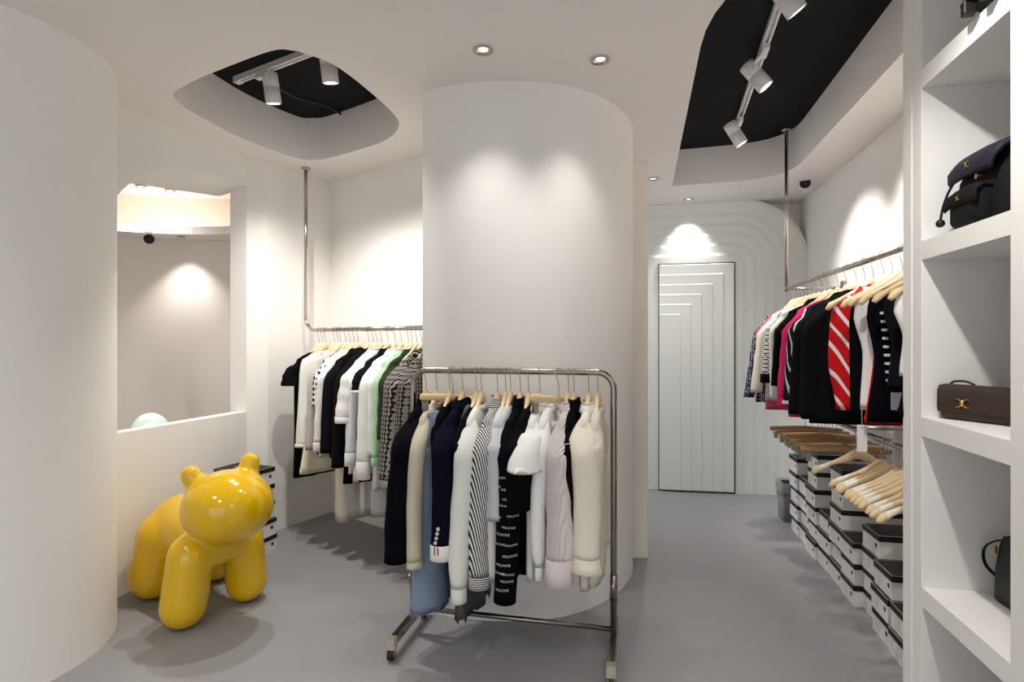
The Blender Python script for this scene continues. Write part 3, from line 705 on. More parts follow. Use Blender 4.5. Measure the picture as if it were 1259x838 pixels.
# white printed words wrapped onto the sleeve surface
import bisect
def wrap_text(sleeve_obj, words_, mtl):
    V_ = [Vector(v.co) for v in sleeve_obj.data.vertices]; n2 = 22; rows = [V_[i*n2:(i+1)*n2] for i in range(19)]
    for txt, ang, frac, size, tl in words_:
        vs, fs = text_mesh(txt, size); out = []
        for v in vs:
            x = v.x*math.cos(tl)-v.y*math.sin(tl); y = v.x*math.sin(tl)+v.y*math.cos(tl)
            f = frac*18 - y/(abs(rows[2][0].z-rows[17][0].z)/15); k = max(0, min(17, int(f))); f -= k
            q = (ang/360*n2 + x/.055/(2*PI)*n2) % n2; i = int(q) % n2; qf = q-int(q); j = (i+1) % n2
            a = rows[k][i].lerp(rows[k][j], qf); b = rows[k+1][i].lerp(rows[k+1][j], qf); P = a.lerp(b, f)
            c0 = sum(rows[k], Vector())/n2; d = P-c0; d.z = 0; out.append(P+d.normalized()*.0022)
        mp = MB(); mp.add(out, fs, 0, False); mp.build('lettering', mtl, sleeve_obj)
wl = []
rnd = random.Random(3)
for k in range(13):
    fr_ = .30+.052*k
    for a in ((-38, 34) if k % 3 == 1 else ((-14,) if k % 3 == 0 else (22,))):
        wl.append((rnd.choice(['WELLDONE','WELCOME','WELLDONE']), a+rnd.uniform(-12,12), fr_+rnd.uniform(-.01,.01), rnd.choice([.011,.012,.014]), rnd.uniform(-.08,.08)))
wrap_text(sl, wl, mat('white_print', (206,206,206), .8))
K(650, 'black puff-sleeved top on the rack', 'blouse', 'black short-sleeved top with a full rounded sleeve, beside the printed shirt', 'top', BLACKF, yaw=-2, bot=628, body=672, srx=.056, sry=.062, puff=.15, seed=12, out=.045, cuff=True, cuffl=.02)
K(664, 'white wide-sleeved blouse', 'blouse', 'white blouse with a short flared sleeve in the middle of the rack', 'blouse', WHITEF, yaw=-4, bot=578, body=715, collar='shirt', srx=.052, sry=.042, flare=.8, seed=13, out=.16, wr=.0012)
K(676, 'white long shirt on the rack', 'shirt', 'white long-sleeved shirt ending in a small cuff, right of the flared blouse', 'shirt', WHITEF, yaw=-3, bot=714, body=650, srx=.05, sry=.036, cuff=True, cuffl=.05, cuff_r=.55, seed=14, out=.035, hang=False)
p = kloc(687); p.z = NK
clip_hanger('slanted clip hanger holding the white skirt on the rack', p, KRZ+math.radians(-40), half=.16, tilt=math.radians(-10), group=HG)
garment('skirt', 'white skirt clipped to a slanted hanger on the rack', 'skirt', (p.x,p.y,NK-.075), KRZ+math.radians(-26), WHITEF, L=.45, sleeve=0, sw=.14, hem=.185, ty=.035, collar='none', seed=15, drop=.02, neckw=.125, group=GG, wr=.008)
K(699, 'lilac pleated blouse on the rack', 'pleated_blouse', 'pale lilac blouse with a pleated sleeve and a deep plain cuff', 'blouse', LILAC, yaw=-3, bot=718, body=640, collar='shirt', srx=.052, sry=.050, flare=.42, cuff=True, cuffm=fab('lilac_cuff_cloth',(220,210,210)), cuffl=.10, cuff_r=.97, seed=16, out=.05)
g = K(706, 'black jacket with white piping', 'jacket', 'narrow black jacket with white piping between lilac and cream clothes', 'jacket', BLACKF, yaw=-3, bot=672, body=660, collar='stand', srx=.05, sry=.04, seed=17, out=.03)
sl = [c for c in g.children if c.name.startswith('sleeve')][0]
rows = [[Vector(v.co) for v in sl.data.vertices][i*22:(i+1)*22] for i in range(19)]
m = MB(); c0 = sum(rows[2],Vector())/22
m.tube([rows[2][i % 22]+(rows[2][i % 22]-c0)*.03 for i in range(-7, 6)], .0016, 6); m.tube([rows[k][5]+(rows[k][5]-sum(rows[k],Vector())/22)*.03 for k in range(2, 7)], .0016, 6); m.build('piping', WHITEF, sl)
g = K(724, 'cream blazer at the rack\'s right end', 'blazer', 'cream blazer with a turned-back cuff at the right end of the rack', 'blazer', IVORY, yaw=-3, bot=700, body=727, collar='lapel', collm=WHITEF, srx=.058, sry=.062, seed=18, out=.06, cuff='flare', cuffl=.045, wr=.004, drop=.10, sdrift=.03)
K(735, 'sheer cream shirt by the right post', 'sheer_shirt', 'sheer cream shirt hanging nearest the rack\'s right post', 'shirt', SHEER, yaw=-1, bot=640, body=722, collar='round', srx=.05, sry=.036, seed=19, out=.0, cuff=True, cuffl=.04)

# ------------------------------------------------------------------ the left alcove
LRZ = math.atan2(-.7915, -.6112); NA = zA-.115
HG2 = 'wooden hangers on the alcove rail'; GG2 = 'clothes on the alcove rail'
def A(t_, short, name, label, cat, fabm, yaw=0, hang=True, bot=None, body=None, dz=0, **k):
    p = LP(t_); p.z = NA+dz; d = p.y-.20
    if bot: k['sleeve'] = NA+dz-(k.get('drop', .112)-.012)-(CAMZ-(bot-CY)/F*d)-(k.get('cuffl', .05) if k.get('cuff') else 0)
    if body: k['L'] = NA+dz-(CAMZ-(body-CY)/F*(p.y-.12))
    k.setdefault('wr', .009)
    g = garment(name, label, cat, p, LRZ+math.radians(yaw), fabm, group=GG2, **k)
    if hang: hanger_parts('wooden_hanger', 'wooden hanger under the '+short, p, LRZ+math.radians(yaw), half=.125, group=HG2, drop=.07, slim=.55)
    return g
A(.17, 'black dress at the alcove corner', 'dress', 'black short-sleeved dress at the far left end of the alcove rail', 'dress', BLACKF, bot=474, body=586, seed=21, srx=.05, sry=.05, flare=.15, out=.10, hem=.20, L=.8)
A(.25, 'frilled white blouse in the alcove', 'blouse', 'white sleeveless blouse with a ruffled hem on the alcove rail', 'blouse', WHITEF, body=548, sleeve=0, sw=.20, hem=.225, seed=22, wr=.012, hemband=(WHITEF, .02), ty=.03, collar='round')
A(.36, 'cream flared dress in the alcove', 'dress', 'cream sleeveless dress flaring to a wide plain hem in the alcove', 'dress', CREAM, body=579, sleeve=0, sw=.15, hem=.27, seed=23, wr=.004, ty=.04)
A(.43, 'lilac-grey blouse in the alcove', 'blouse', 'lilac-grey long-sleeved blouse next to the cream flared dress', 'blouse', LGREY, bot=553, body=540, seed=24, out=.03, sry=.03)
A(.49, 'chain-print blouse in the alcove', 'blouse', 'blouse with a black and white chain print, mostly hidden in the alcove', 'blouse', CHAIN, bot=500, body=560, seed=25, out=.02, sry=.03)
A(.54, 'white shirt left of the black jackets', 'shirt', 'white shirt with its cuff showing left of two black jackets', 'shirt', WHITEF, bot=554, body=540, seed=26, out=.04, sry=.034, cuff=True, collar='shirt')
A(.63, 'first black jacket in the alcove', 'jacket', 'left of two long black jackets on the alcove rail', 'jacket', BLACK2, bot=556, body=560, seed=27, out=.045, sry=.05, srx=.05, collar='lapel', wr=.004)
A(.745, 'second black jacket in the alcove', 'jacket', 'right of two long black jackets on the alcove rail, with raised collar', 'jacket', BLACK2, bot=574, body=560, seed=28, out=.04, sry=.046, srx=.048, collar='lapel', wr=.006)
A(.60, 'long cream satin dress', 'satin_dress', 'long glossy cream satin dress reaching lowest under the black jackets', 'dress', SATIN, body=641, sleeve=0, sw=.16, hem=.16, waist=.9, seed=29, ty=.05, collar='none', hang=False, wr=.01)
A(.70, 'black trousers under the jackets', 'skirt', 'black skirt hem showing between the cream satin dress and white cuffs', 'skirt', BLACKF, body=594, sleeve=0, sw=.15, hem=.17, seed=30, collar='none', hang=False, ty=.03)
A(.83, 'white elbow-sleeved shirt', 'shirt', 'white shirt with a wide folded elbow-length cuff in the alcove', 'shirt', WHITEF, bot=519, body=580, seed=31, out=.07, sry=.05, srx=.055, flare=.25, cuff=True, cuffl=.03, collar='shirt')
A(.875, 'white long-cuffed shirt in the alcove', 'shirt', 'white long-sleeved shirt below the folded elbow-length cuff', 'shirt', WHITEB, bot=572, body=590, seed=32, out=.035, sry=.036, cuff=True, cuffl=.07, collar='shirt')
A(.94, 'black polo in the alcove', 'polo_shirt', 'black short-sleeved polo with thin white piping on the alcove rail', 'polo shirt', BLACK2, bot=482, body=590, seed=33, out=.06, sry=.045, cuff=True, cuffm=WHITEF, cuffl=.006, collar='shirt', flare=.1)
A(1.01, 'white shirt with a long gathered cuff', 'shirt', 'white shirt with a long gathered cuff in the middle of the alcove rail', 'shirt', WHITEF, bot=588, body=580, seed=34, out=.05, sry=.05, srx=.05, cuff=True, cuffl=.10, collar='shirt', wr=.007)
A(1.07, 'white shirt with a small dark motif', 'shirt', 'white shirt with a small dark chest motif left of the mint shirt', 'shirt', WHITEF, bot=560, body=600, seed=35, out=.02, sry=.034, collar='shirt')
A(1.135, 'mint shirt in the alcove', 'shirt', 'pale mint green shirt with a folded cuff on the alcove rail', 'shirt', GREEN, bot=572, body=560, seed=36, out=.045, sry=.024, cuff=True, cuffl=.04, collar='shirt')
A(1.17, 'dark green tweed jacket', 'jacket', 'dark green tweed jacket between the mint shirt and the monogram jacket', 'jacket', DGREEN, bot=540, body=560, seed=37, out=.035, sry=.042, collar='lapel')
A(1.255, 'black and grey monogram jacket', 'monogram_jacket', 'black jacket covered in a grey interlocking print on the alcove rail', 'jacket', MONO, bot=588, body=600, seed=38, out=.045, sry=.078, srx=.064, collar='shirt', wr=.003)
A(1.345, 'monogram jacket by the column', 'monogram_jacket', 'second printed black and grey jacket, half behind the curved column', 'jacket', MONO2, bot=588, body=600, seed=39, out=.04, sry=.06, collar='shirt', wr=.003)
A(.86, 'pale grey dress in the alcove', 'dress', 'long pale grey dress hanging low behind the white cuffs in the alcove', 'dress', PALEG, body=632, sleeve=0, sw=.15, hem=.15, seed=40, collar='none', hang=False, ty=.03)
A(1.02, 'long lilac-grey dress in the alcove', 'dress', 'long lilac-grey dress hanging low left of the monogram jacket', 'dress', LGREY, body=634, sleeve=0, sw=.15, hem=.19, seed=41, collar='none', hang=False, ty=.03)
for k, (tt, s_) in enumerate(((.21,'black dress and the frilled white blouse'),(.40,'cream dress and the lilac-grey blouse'),(.585,'white shirt and the first black jacket'),(.79,'second black jacket and the elbow-sleeved shirt'),(1.21,'green tweed and monogram jackets'),(1.32,'two monogram jackets'))):
    p = LP(tt); p.z = NA
    hanger_parts('wooden_hanger', 'wooden hanger between the '+s_, p, LRZ, half=.125, group=HG2, drop=.07, slim=.55)

# ------------------------------------------------------------------ the right wall rails
XRZ = math.atan2(-V.y, -V.x); NX = zU-.115
HG3 = 'wooden hangers on the upper right rail'; GG3 = 'clothes on the upper right rail'
def X(u_, short, name, label, cat, fabm, yaw=0, hang=True, bot=None, body=None, drop=.112, **k):
    u_ *= KU; p = uv(u_, RV, NX); pn = uv(u_, RV-.24); pb = uv(u_, RV-.15)
    if bot: k['sleeve'] = NX-(drop-.012)-(CAMZ-(bot-CY)/F*pn.y)-(k.get('cuffl', .05) if k.get('cuff') else 0)
    if body: k['L'] = NX-(CAMZ-(body-CY)/F*pb.y)
    g = garment(name, label, cat, p, XRZ+math.radians(yaw), fabm, group=GG3, drop=drop, **k)
    if hang: hanger_parts('wooden_hanger', 'wooden hanger under the '+short, p, XRZ+math.radians(yaw), half=.125 if k.get('sleeve', .6) else .215, group=HG3, drop=.07 if k.get('sleeve', .6) else .105, slim=.55 if k.get('sleeve', .6) else 1)
    return g
X(4.76, 'navy tweed jacket by the post', 'tweed_jacket', 'navy and white tweed jacket at the far end beside the metal post', 'jacket', NAVYTW, bot=488, body=494, out=.09, seed=51, hem=.25, sry=.05)
X(4.68, 'salmon pink jacket', 'jacket', 'salmon pink jacket showing only a thin strip and its hem', 'jacket', SALMON, bot=470, body=503, out=.04, seed=52, hem=.20)
X(4.58, 'cream tweed jacket', 'tweed_jacket', 'cream tweed jacket with a frayed cuff near the metal post', 'jacket', fab('cream_tweed',(228,222,208),bump=(160,.7,.003)), bot=482, body=492, out=.085, seed=53, sry=.05, hem=.22)
X(4.40, 'checked tweed jacket', 'tweed_jacket', 'black and white checked tweed jacket with a solid black cuff', 'jacket', CHECK, bot=470, body=480, out=.06, seed=54, sry=.05, cuff=True, cuffm=BLACKF, cuffl=.05)
X(4.30, 'white fluffy jacket', 'jacket', 'white fluffy jacket strip between the checked and black jackets', 'jacket', fab('white_boucle',(232,230,226),bump=(120,.9,.004)), bot=490, body=490, out=.0, seed=55, sry=.04)
X(4.10, 'black cropped jacket', 'jacket', 'black jacket just left of the hot pink cardigan', 'jacket', BLACKF, bot=474, body=500, out=.045, seed=56, sry=.06, collar='lapel', wr=.004)
X(3.88, 'hot pink cardigan', 'cardigan', 'hot pink knit cardigan with a ribbed hem band', 'cardigan', PINK, bot=500, body=512, out=.055, seed=57, sry=.045, hem=.22, hemband=(PINK, .06), cuff=True, cuffl=.05, cuff_r=.8)
X(3.74, 'black sweater with white brushmarks', 'patterned_sweater', 'black sweater with white brushstroke print and a white cuff edge', 'sweater', ABSTR, bot=496, body=505, out=.05, seed=58, sry=.045, cuff=True, cuffm=WHITEF, cuffl=.012)
X(3.60, 'first long black coat on the right', 'coat', 'left of two long black coats between the printed sweater and red blouse', 'coat', BLACK2, bot=508, body=515, out=.05, seed=59, sry=.055, collar='lapel', wr=.004)
X(3.45, 'second long black coat on the right', 'coat', 'right of two long black coats, directly left of the red blouse', 'coat', BLACK2, bot=512, body=520, out=.03, seed=60, sry=.052, collar='lapel', wr=.004)
X(3.22, 'red and white blouse', 'printed_blouse', 'red sleeveless blouse with a flowing white swirl print', 'blouse', REDP, body=503, sleeve=0, sw=.185, hem=.16, waist=1.05, seed=61, ty=.03, wr=.006, collar='shirt', drop=.10)
X(3.0, 'black top right of the red blouse', 'blouse', 'black sleeveless top directly right of the red blouse', 'top', BLACKF, body=512, sleeve=0, sw=.17, hem=.17, seed=62, drop=.10)
X(2.90, 'white sleeveless dress', 'dress', 'white sleeveless dress showing a narrow strip with a paper tag below', 'dress', WHITEF, body=503, sleeve=0, sw=.185, waist=.80, hem=.16, seed=63, drop=.10, wr=.004)
p = uv(2.93, RV-.17)
X(2.78, 'black knit dress with white dashes', 'knit_dress', 'black dress with a vertical row of white dashes and a white patch', 'dress', NAVYB, body=518, sleeve=0, sw=.175, waist=.85, hem=.175, seed=64, drop=.10, wr=.004)
g = bpy.context.scene.objects['knit_dress']
for k in range(9):
    m = MB(); m.box((.122-.003*k,.020,-.16-.034*k-.010),(.136-.003*k,.046,-.16-.034*k)); m.build('white_dash', WHITEF, g)
m = MB(); m.box((.0,.034,-.555),(.10,.048,-.485)); m.build('white_patch', PALEG, g)
X(2.63, 'black velvet top', 'blouse', 'black sleeveless velvet top in front of the dashed dress', 'top', fab('black_velvet',(15,15,18),rough=.6), body=478, sleeve=0, sw=.165, waist=.82, hem=.15, seed=65, drop=.10)
X(2.48, 'white top by the shelf unit', 'blouse', 'white sleeveless top nearest the white shelf unit', 'top', WHITEF, body=462, sleeve=0, sw=.185, waist=.85, hem=.17, seed=66, drop=.10)
X(2.455, 'black skirt by the shelf unit', 'skirt', 'black skirt hanging lowest beside the white shelf unit', 'skirt', BLACKF, body=512, sleeve=0, sw=.10, hem=.185, seed=67, drop=.10, collar='none', hang=False)
X(2.84, 'red hemmed skirt', 'skirt', 'dark red skirt with only its hem showing under the black dress', 'skirt', REDF, body=520, sleeve=0, sw=.10, hem=.165, seed=68, collar='none', hang=False)
# paper tag on the white dress
q = uv(2.92*KU, RV-.155, 1.04); t = thing('price_tag', 'white paper price tag hanging below the white sleeveless dress', 'tag', q, XRZ)
m = MB(); m.box((-.018,.028,-.115),(.022,.030,.0)); m.build('card', WHITEF, t)
m = MB(); m.cyl((.002,.029,-.012),(.002,.0308,-.012),.003,n=10); m.build('eyelet', RUB, t)
m = MB(); m.tube([(.002,.0295,-.01),(.004,.030,.05),(.0,.028,.08)], .0009, 6); m.build('string', WHITEF, t)
for k, (uu, s_) in enumerate(((4.50,'cream and checked tweed jackets'),(4.20,'fluffy white and black jackets'),(3.98,'black jacket and pink cardigan'),(3.33,'second black coat and red blouse'),(3.10,'red blouse and the black top'))):
    hanger_parts('wooden_hanger', 'wooden hanger between the '+s_, uv(uu*KU,RV,NX), XRZ, half=.125, group=HG3, drop=.07, slim=.55)

# lower rail: empty hangers
HG4 = 'empty hangers on the lower right rail'
NLz = zL-.115
proto = None
ords = ['nearest the shelf unit', 'second from the shelf unit', 'third from the shelf unit', 'fourth from the shelf unit', 'fifth from the shelf unit', 'sixth from the shelf unit', 'seventh from the shelf unit', 'eighth from the shelf unit', 'ninth from the shelf unit', 'tenth from the shelf unit', 'eleventh from the shelf unit', 'twelfth from the shelf unit']
rnd = random.Random(11)
us = [2.56,2.63,2.69,2.75,2.80,2.85,2.89,2.93,3.02,3.06,3.12,3.42]
for k, uu in enumerate(us):
    lab = 'empty maple hanger with white grips, '+ords[k]+' on the lower rail'
    ry = XRZ+math.radians(rnd.uniform(-4,4)); 
    if proto is None: proto = hanger_parts('wooden_hanger', lab, uv(uu*KU,RV,NLz), ry, half=.225, drop=.085, wrap=True, br=.0125, group=HG4)
    else: copy_thing(proto, uv(uu*KU,RV,NLz), ry, lab)
proto = None
uc = [4.42,4.26,4.12,4.04,3.96,3.88,3.80,3.72,3.62]
o2 = ['farthest','second farthest','third farthest','fourth farthest','fifth farthest','fourth nearest','third nearest','second nearest','nearest']
for k, uu in enumerate(uc):
    lab = 'empty brown clip hanger, '+o2[k]+' of those at the lower rail\'s far half'
    ry = XRZ+math.radians(rnd.uniform(-3,3))
    if proto is None: proto = clip_hanger(lab, uv(uu*KU,RV,NLz), ry, br=.0125, half=.22, wood=BROWNW, group=HG4)
    else: copy_thing(proto, uv(uu*KU,RV,NLz), ry, lab)

# ================================================================== SHOE BOXES
BW, BL, BH = .205, .325, .112
LIDM = [BOXB, BOXG]
def box_proto(label, loc, rz, group):
    """local x runs across the stack front (width), local y is the length going back; front (finger-hole) end at -y"""
    t = thing('shoe_box', label, 'shoe box', loc, rz, group); w, l = BW/2-.004, BL/2-.004
    m = MB(); m.box((-w,-l,0),(w,l,BH-.006)); m.build('tray', BOXW, t)
    w2, l2 = BW/2-.0015, BL/2-.0015
    m = MB(); m.box((-w2,-l2,BH-.030),(w2,l2,BH-.001), 0); e = .0035; z = BH-.0008
    for lo, hi in (((-w2,-l2),(w2,-l2+e)), ((-w2,l2-e),(w2,l2)), ((-w2,-l2+e),(-w2+e,l2-e)), ((w2-e,-l2+e),(w2,l2-e))): m.box((lo[0],lo[1],z-.001),(hi[0],hi[1],z+.0006), 1)  # pale border strips: highlights along the lid edges, put in as colour
    lid = m.build('lid', LIDM, t)
    m = MB(); z = BH-.0006
    for k in range(3):
        d = .011*k-.011
        A = [(.0+x, d+y, z) for x, y in ((-.022,0),(0,-.010),(.022,0),(0,.010))]; Bq = [(x*.72, (y-d)*.6+d, z) for x, y, _ in A]
        m.strip([A[i] for i in range(4)], [Bq[i] for i in range(4)], 0, False, True)
    rnd = random.Random(2); y = .034
    for k in range(7): m.add([(-.008,y,z),(.008,y,z),(.008,y+.006,z),(-.008,y+.006,z)], [(0,1,2,3)], 0, False); y += .0095
    m.build('printed_emblem', BOXG, lid)
    m = MB(); m.cyl((w*.62,-l-.0006,.052),(w*.62,-l+.004,.052),.0118,n=18); m.build('finger_hole', RUB, t)
    m = MB(); 
    for lo, hi in (((-.058,.024),(-.010,.026)),((-.058,.066),(-.010,.068)),((-.058,.026),(-.056,.066)),((-.012,.026),(-.010,.066)),((-.050,.034),(-.020,.036)),((-.050,.044),(-.026,.046)),((-.050,.054),(-.020,.056))):
        m.box((lo[0],-l-.0008,lo[1]),(hi[0],-l+.002,hi[1]))
    m.build('printed_label', mat('faint_print',(196,194,193),.7), t)
    return t
proto_box = None
def put_box(loc, rz, label, group):
    global proto_box
    if proto_box is None: proto_box = box_proto(label, loc, rz, group); return proto_box
    return copy_thing(proto_box, loc, rz, label, group)
BRZ = math.atan2(V.y, V.x)-PI/2      # local y = V (into the wall), local x = -U (towards the viewer)
stackn = ['stack next to the grey bin','second stack from the grey bin','third stack from the grey bin','fourth stack from the grey bin','fifth stack from the grey bin','sixth stack from the grey bin','fourth stack from the shelf unit','third stack from the shelf unit','stack nearest the shelf unit']
stackn[6:] = ['third stack from the white shelf unit','second stack from the white shelf unit','stack nearest the white shelf unit']
lev = ['bottom','second','third','fourth','fifth','sixth']
rnd = random.Random(21)
for (uu, n, dv), sn in zip(((4.475,5,0),(4.265,4,.012),(4.045,6,-.006),(3.825,3,0),(3.605,6,.004),(3.395,3,0),(3.185,4,.03),(2.97,3,0),(2.76,2,-.004)), stackn):
    for k in range(n):
        q = uv(uu+rnd.uniform(-.003,.003)*(k > 0), 1.118+BL/2+dv+rnd.uniform(-.010,.012), k*BH)
        w_ = 'topmost' if k == n-1 else lev[k]
        put_box(q, BRZ+math.radians(rnd.uniform(-1.2,1.2)), 'black-lidded shoe box, %s%s, %s' % (w_, '' if k in (0,n-1) else ' from floor', sn), 'shoe boxes under the right rails')
# left stack by the pier
nr = Vector((-1.66,3.60)); rt = Vector((-1.575,3.82)); ax = (rt-nr).normalized()
lrz = math.atan2(ax.y, ax.x)
for k in range(5):
    j = (.012 if k < 2 else -.004)
    c = nr+ax*BW/2+Vector((-ax.y, ax.x))*BL/2 + Vector((ax.y,-ax.x))*j
    put_box((c.x, c.y, k*BH*1.0), lrz+math.radians((2,-1,1.5,-1.2,0)[k]), 'black-lidded white shoe box behind the yellow dog, '+('topmost of five','second from the top','middle of five','second from the floor','bottom of five')[4-k], 'shoe boxes behind the dog sculpture')

# ================================================================== WASTE BIN
bp = uv(4.80, 1.22); t = thing('waste_bin', 'smoked grey plastic waste bin in front of the panelled back wall', 'bin', bp, BRZ)
def rrect(w, l, r, z, n=6):
    out = []
    for cx, cy, a0 in ((w-r,l-r,0),(-w+r,l-r,90),(-w+r,-l+r,180),(w-r,-l+r,270)):
        for k in range(n+1): a = math.radians(a0+90*k/n); out.append((cx+r*math.cos(a), cy+r*math.sin(a), z))
    return out
m = MB(); m.rings([rrect(.088,.115,.02,0), rrect(.09,.118,.022,.004), rrect(.100,.130,.025,.225), rrect(.098,.128,.025,.225), rrect(.086,.113,.02,.012)], 0, True, True); m.build('body', BIN, t)
m = MB(); m.rings([rrect(.106,.136,.026,.222), rrect(.108,.138,.028,.30), rrect(.104,.134,.026,.302), rrect(.078,.108,.02,.290), rrect(.076,.106,.02,.222)], 0, False, False); m.build('rim', mat('bin_rim_plastic',(128,130,132),.35), t)
m = MB(); R = []
for z, e in ((.285,1.0),(.262,.92),(.250,.55),(.247,.05)):
    R.append([(x*e, y*e, zz+.006*math.sin(i*1.9)) for i, (x,y,zz) in enumerate(rrect(.077,.107,.02,z))])
m.rings(R, 0, False, True); m.build('liner', BINL, t)

# ================================================================== YELLOW DOG SCULPTURE
def capsule(m, a, b, r0, r1, n=28):
    a = Vector(a); b = Vector(b); t = (b-a).normalized(); x = t.cross(Vector((.13,.31,.94))).normalized(); y = t.cross(x); R = []
    for k in range(1, 8): q = -PI/2+PI/2*k/8; R.append((a+t*r0*math.sin(q), r0*math.cos(q)))
    R.append((a, r0)); R.append((b, r1))
    for k in range(1, 8): q = PI/2*k/8; R.append((b+t*r1*math.sin(q), r1*math.cos(q)))
    m.rings([[c+(x*math.cos(2*PI*i/n)+y*math.sin(2*PI*i/n))*r for i in range(n)] for c, r in R])
dx = Vector((.335,-.30,0)).normalized(); dy = Vector((dx.y*-1, dx.x, 0))   # forward / the dog's left
dc = Vector((-1.70,3.04,0))
def D(f, l, z): return dc+dx*f+dy*l+Vector((0,0,z))-Vector((0,0,0))
t = thing('dog_sculpture', 'glossy yellow abstract dog sculpture standing between the round column and the boxes', 'sculpture', dc)
def Lc(p): return Vector(p)-dc
m = MB()
FL = Vector((-1.608,2.765,0)); FR = Vector((-1.435,3.055,0)); RL = Vector((-1.955,3.09,0)); RRr = Vector((-1.745,3.32,0))
for foot, hip, r in ((FL, Vector((-1.592,2.795,.345)), .108), (FR, Vector((-1.448,3.03,.345)), .106), (RL, Vector((-1.915,3.11,.33)), .132), (RRr, Vector((-1.79,3.27,.34)), .125)):
    capsule(m, Lc(foot+Vector((0,0,r+.002))), Lc(hip), r, r*.98)
capsule(m, Lc((-1.585,2.81,.35)), Lc((-1.46,3.015,.355)), .107, .105)
capsule(m, Lc((-1.53,2.92,.40)), Lc((-1.85,3.19,.355)), .125, .185)
capsule(m, Lc((-1.91,3.115,.33)), Lc((-1.80,3.26,.34)), .145, .14)
capsule(m, Lc((-1.53,2.91,.42)), Lc((-1.42,2.80,.56)), .11, .14)
hd = Vector((-1.39,2.765,.592)); hx = Vector((.50,-.86,-.03)).normalized()
# head: broad egg
side = Vector((0,0,1)).cross(hx).normalized(); upv = hx.cross(side)
R = []
for i in range(1, 20):
    q = -PI/2+PI*i/20; cq, sq = math.cos(q), math.sin(q)
    R.append([Lc(hd)+side*(.210*cq*math.cos(2*PI*k/32))+upv*(.178*cq*math.sin(2*PI*k/32))+hx*(.20*sq) for k in range(32)])
m.rings(R)
for sg, ez in ((1, 0), (-1, .0)):
    up2 = (upv+side*-.16).normalized(); sd2 = (side+upv*.14).normalized(); base = Lc(hd)+sd2*(.105*sg)+up2*.09-hx*.05; tip = Lc(hd)+sd2*(.132*sg)+up2*.178-hx*.065
    capsule(m, base, tip, .050, .049)
tmp = m.build('tmp_dog', YEL)
rm = tmp.modifiers.new('r', 'REMESH'); rm.mode = 'VOXEL'; rm.voxel_size = .011
sm = tmp.modifiers.new('s', 'SMOOTH'); sm.factor = .6; sm.iterations = 14
dg = bpy.context.evaluated_depsgraph_get(); me = bpy.data.meshes.new_from_object(tmp.evaluated_get(dg)); 
bpy.data.objects.remove(tmp)
zmin = min(v.co.z for v in me.vertices)
for v in me.vertices: v.co.z -= zmin*(1-min(1, v.co.z/.5))
for p in me.polygons: p.use_smooth = True
me.materials.clear(); me.materials.append(YEL)
b = obj('body', me, t)

# ================================================================== GLOBE LAMP BEYOND THE LOW WALL
gp = Vector((-2.50,3.90,0)); t = thing('globe_lamp', 'frosted glass globe lamp peeking above the low wall', 'lamp', gp)
m = MB(); m.sphere((0,0,.79), .112, 32, 18); m.build('globe', mat('frosted_mint_glass',(226,240,236),.2,spec=.4,alpha=.6,emit=((214,236,230),.10)), t)
m = MB(); m.sphere((0,0,.785), .046, 20, 12); m.build('bulb', BULB, t)
m = MB(); m.lathe([(.14,0),(.14,.015),(.03,.03),(.022,.06),(.022,.64),(.05,.66),(.055,.69),(.02,.70),(.018,.75)], 28); m.build('stand', WPLA, t)
bl = bpy.data.lights.new('globe_light', 'POINT'); bl.energy = .5; bl.shadow_soft_size = .05; bo = bpy.data.objects.new('globe_light', bl); C.objects.link(bo); bo.location = gp+Vector((0,0,.95))

# ================================================================== SHELF UNIT AND BAGS
KS = .93
t = thing('shelf_unit', 'tall white built-in shelf unit with thick boards and uprights', 'shelf unit', uv(2.06*KS,1.2*KS,0))
o = uv(2.06*KS,1.2*KS,0)
def ub(m, u0, u1, v0, v1, z0, z1):
    P = [uv(u0*KS,v0*KS)-o, uv(u1*KS,v0*KS)-o, uv(u1*KS,v1*KS)-o, uv(u0*KS,v1*KS)-o]; m.prism([(p.x,p.y) for p in P], z0, z1)
m = MB(); ub(m, 2.382, 2.452, 1.0, WV/KS-.002, 0, CEIL-.002); m.build('outer_panel', SHELFM, t, bevel=.002)
m = MB(); ub(m, 2.312, 2.381, 1.003, WV/KS-.002, 0, CEIL-.002); m.build('side_panel', SHELFM, t, bevel=.002)
m = MB(); ub(m, 1.665, 1.81, 1.0, WV/KS-.002, 0, CEIL-.002); m.build('side_panel', SHELFM, t, bevel=.002)
m = MB(); ub(m, 1.81, 2.312, WV/KS-.03, WV/KS-.002, 0, CEIL-.002); m.build('back_panel', SHELFM, t)
for z in (2.38, 1.76, 1.125, .512):
    m = MB(); ub(m, 1.81, 2.312, 1.0025, WV/KS-.03, 1.4+(z-1.4)*KS-.063, 1.4+(z-1.4)*KS); m.build('shelf', SHELFM, t, bevel=.002)
def emblem(m, c, s, ax_, up_, nrm):
    """two back-to-back C shapes joined at the middle"""
    c = Vector(c)
    for sg in (-1, 1):
        P = []
        for k in range(13):
            a = math.radians(62+236*k/12); P.append(c+ax_*(sg*(.62+.5*math.cos(a))*s)+up_*(.56*math.sin(a)*s)+nrm*.002)
        m.tube(P, s*.13, 8, flat=.6)
    m.tube([c-up_*.42*s+nrm*.003, c+up_*.42*s+nrm*.003], s*.17, 8); m.tube([c-ax_*.22*s+nrm*.003, c+ax_*.22*s+nrm*.003], s*.2, 8)
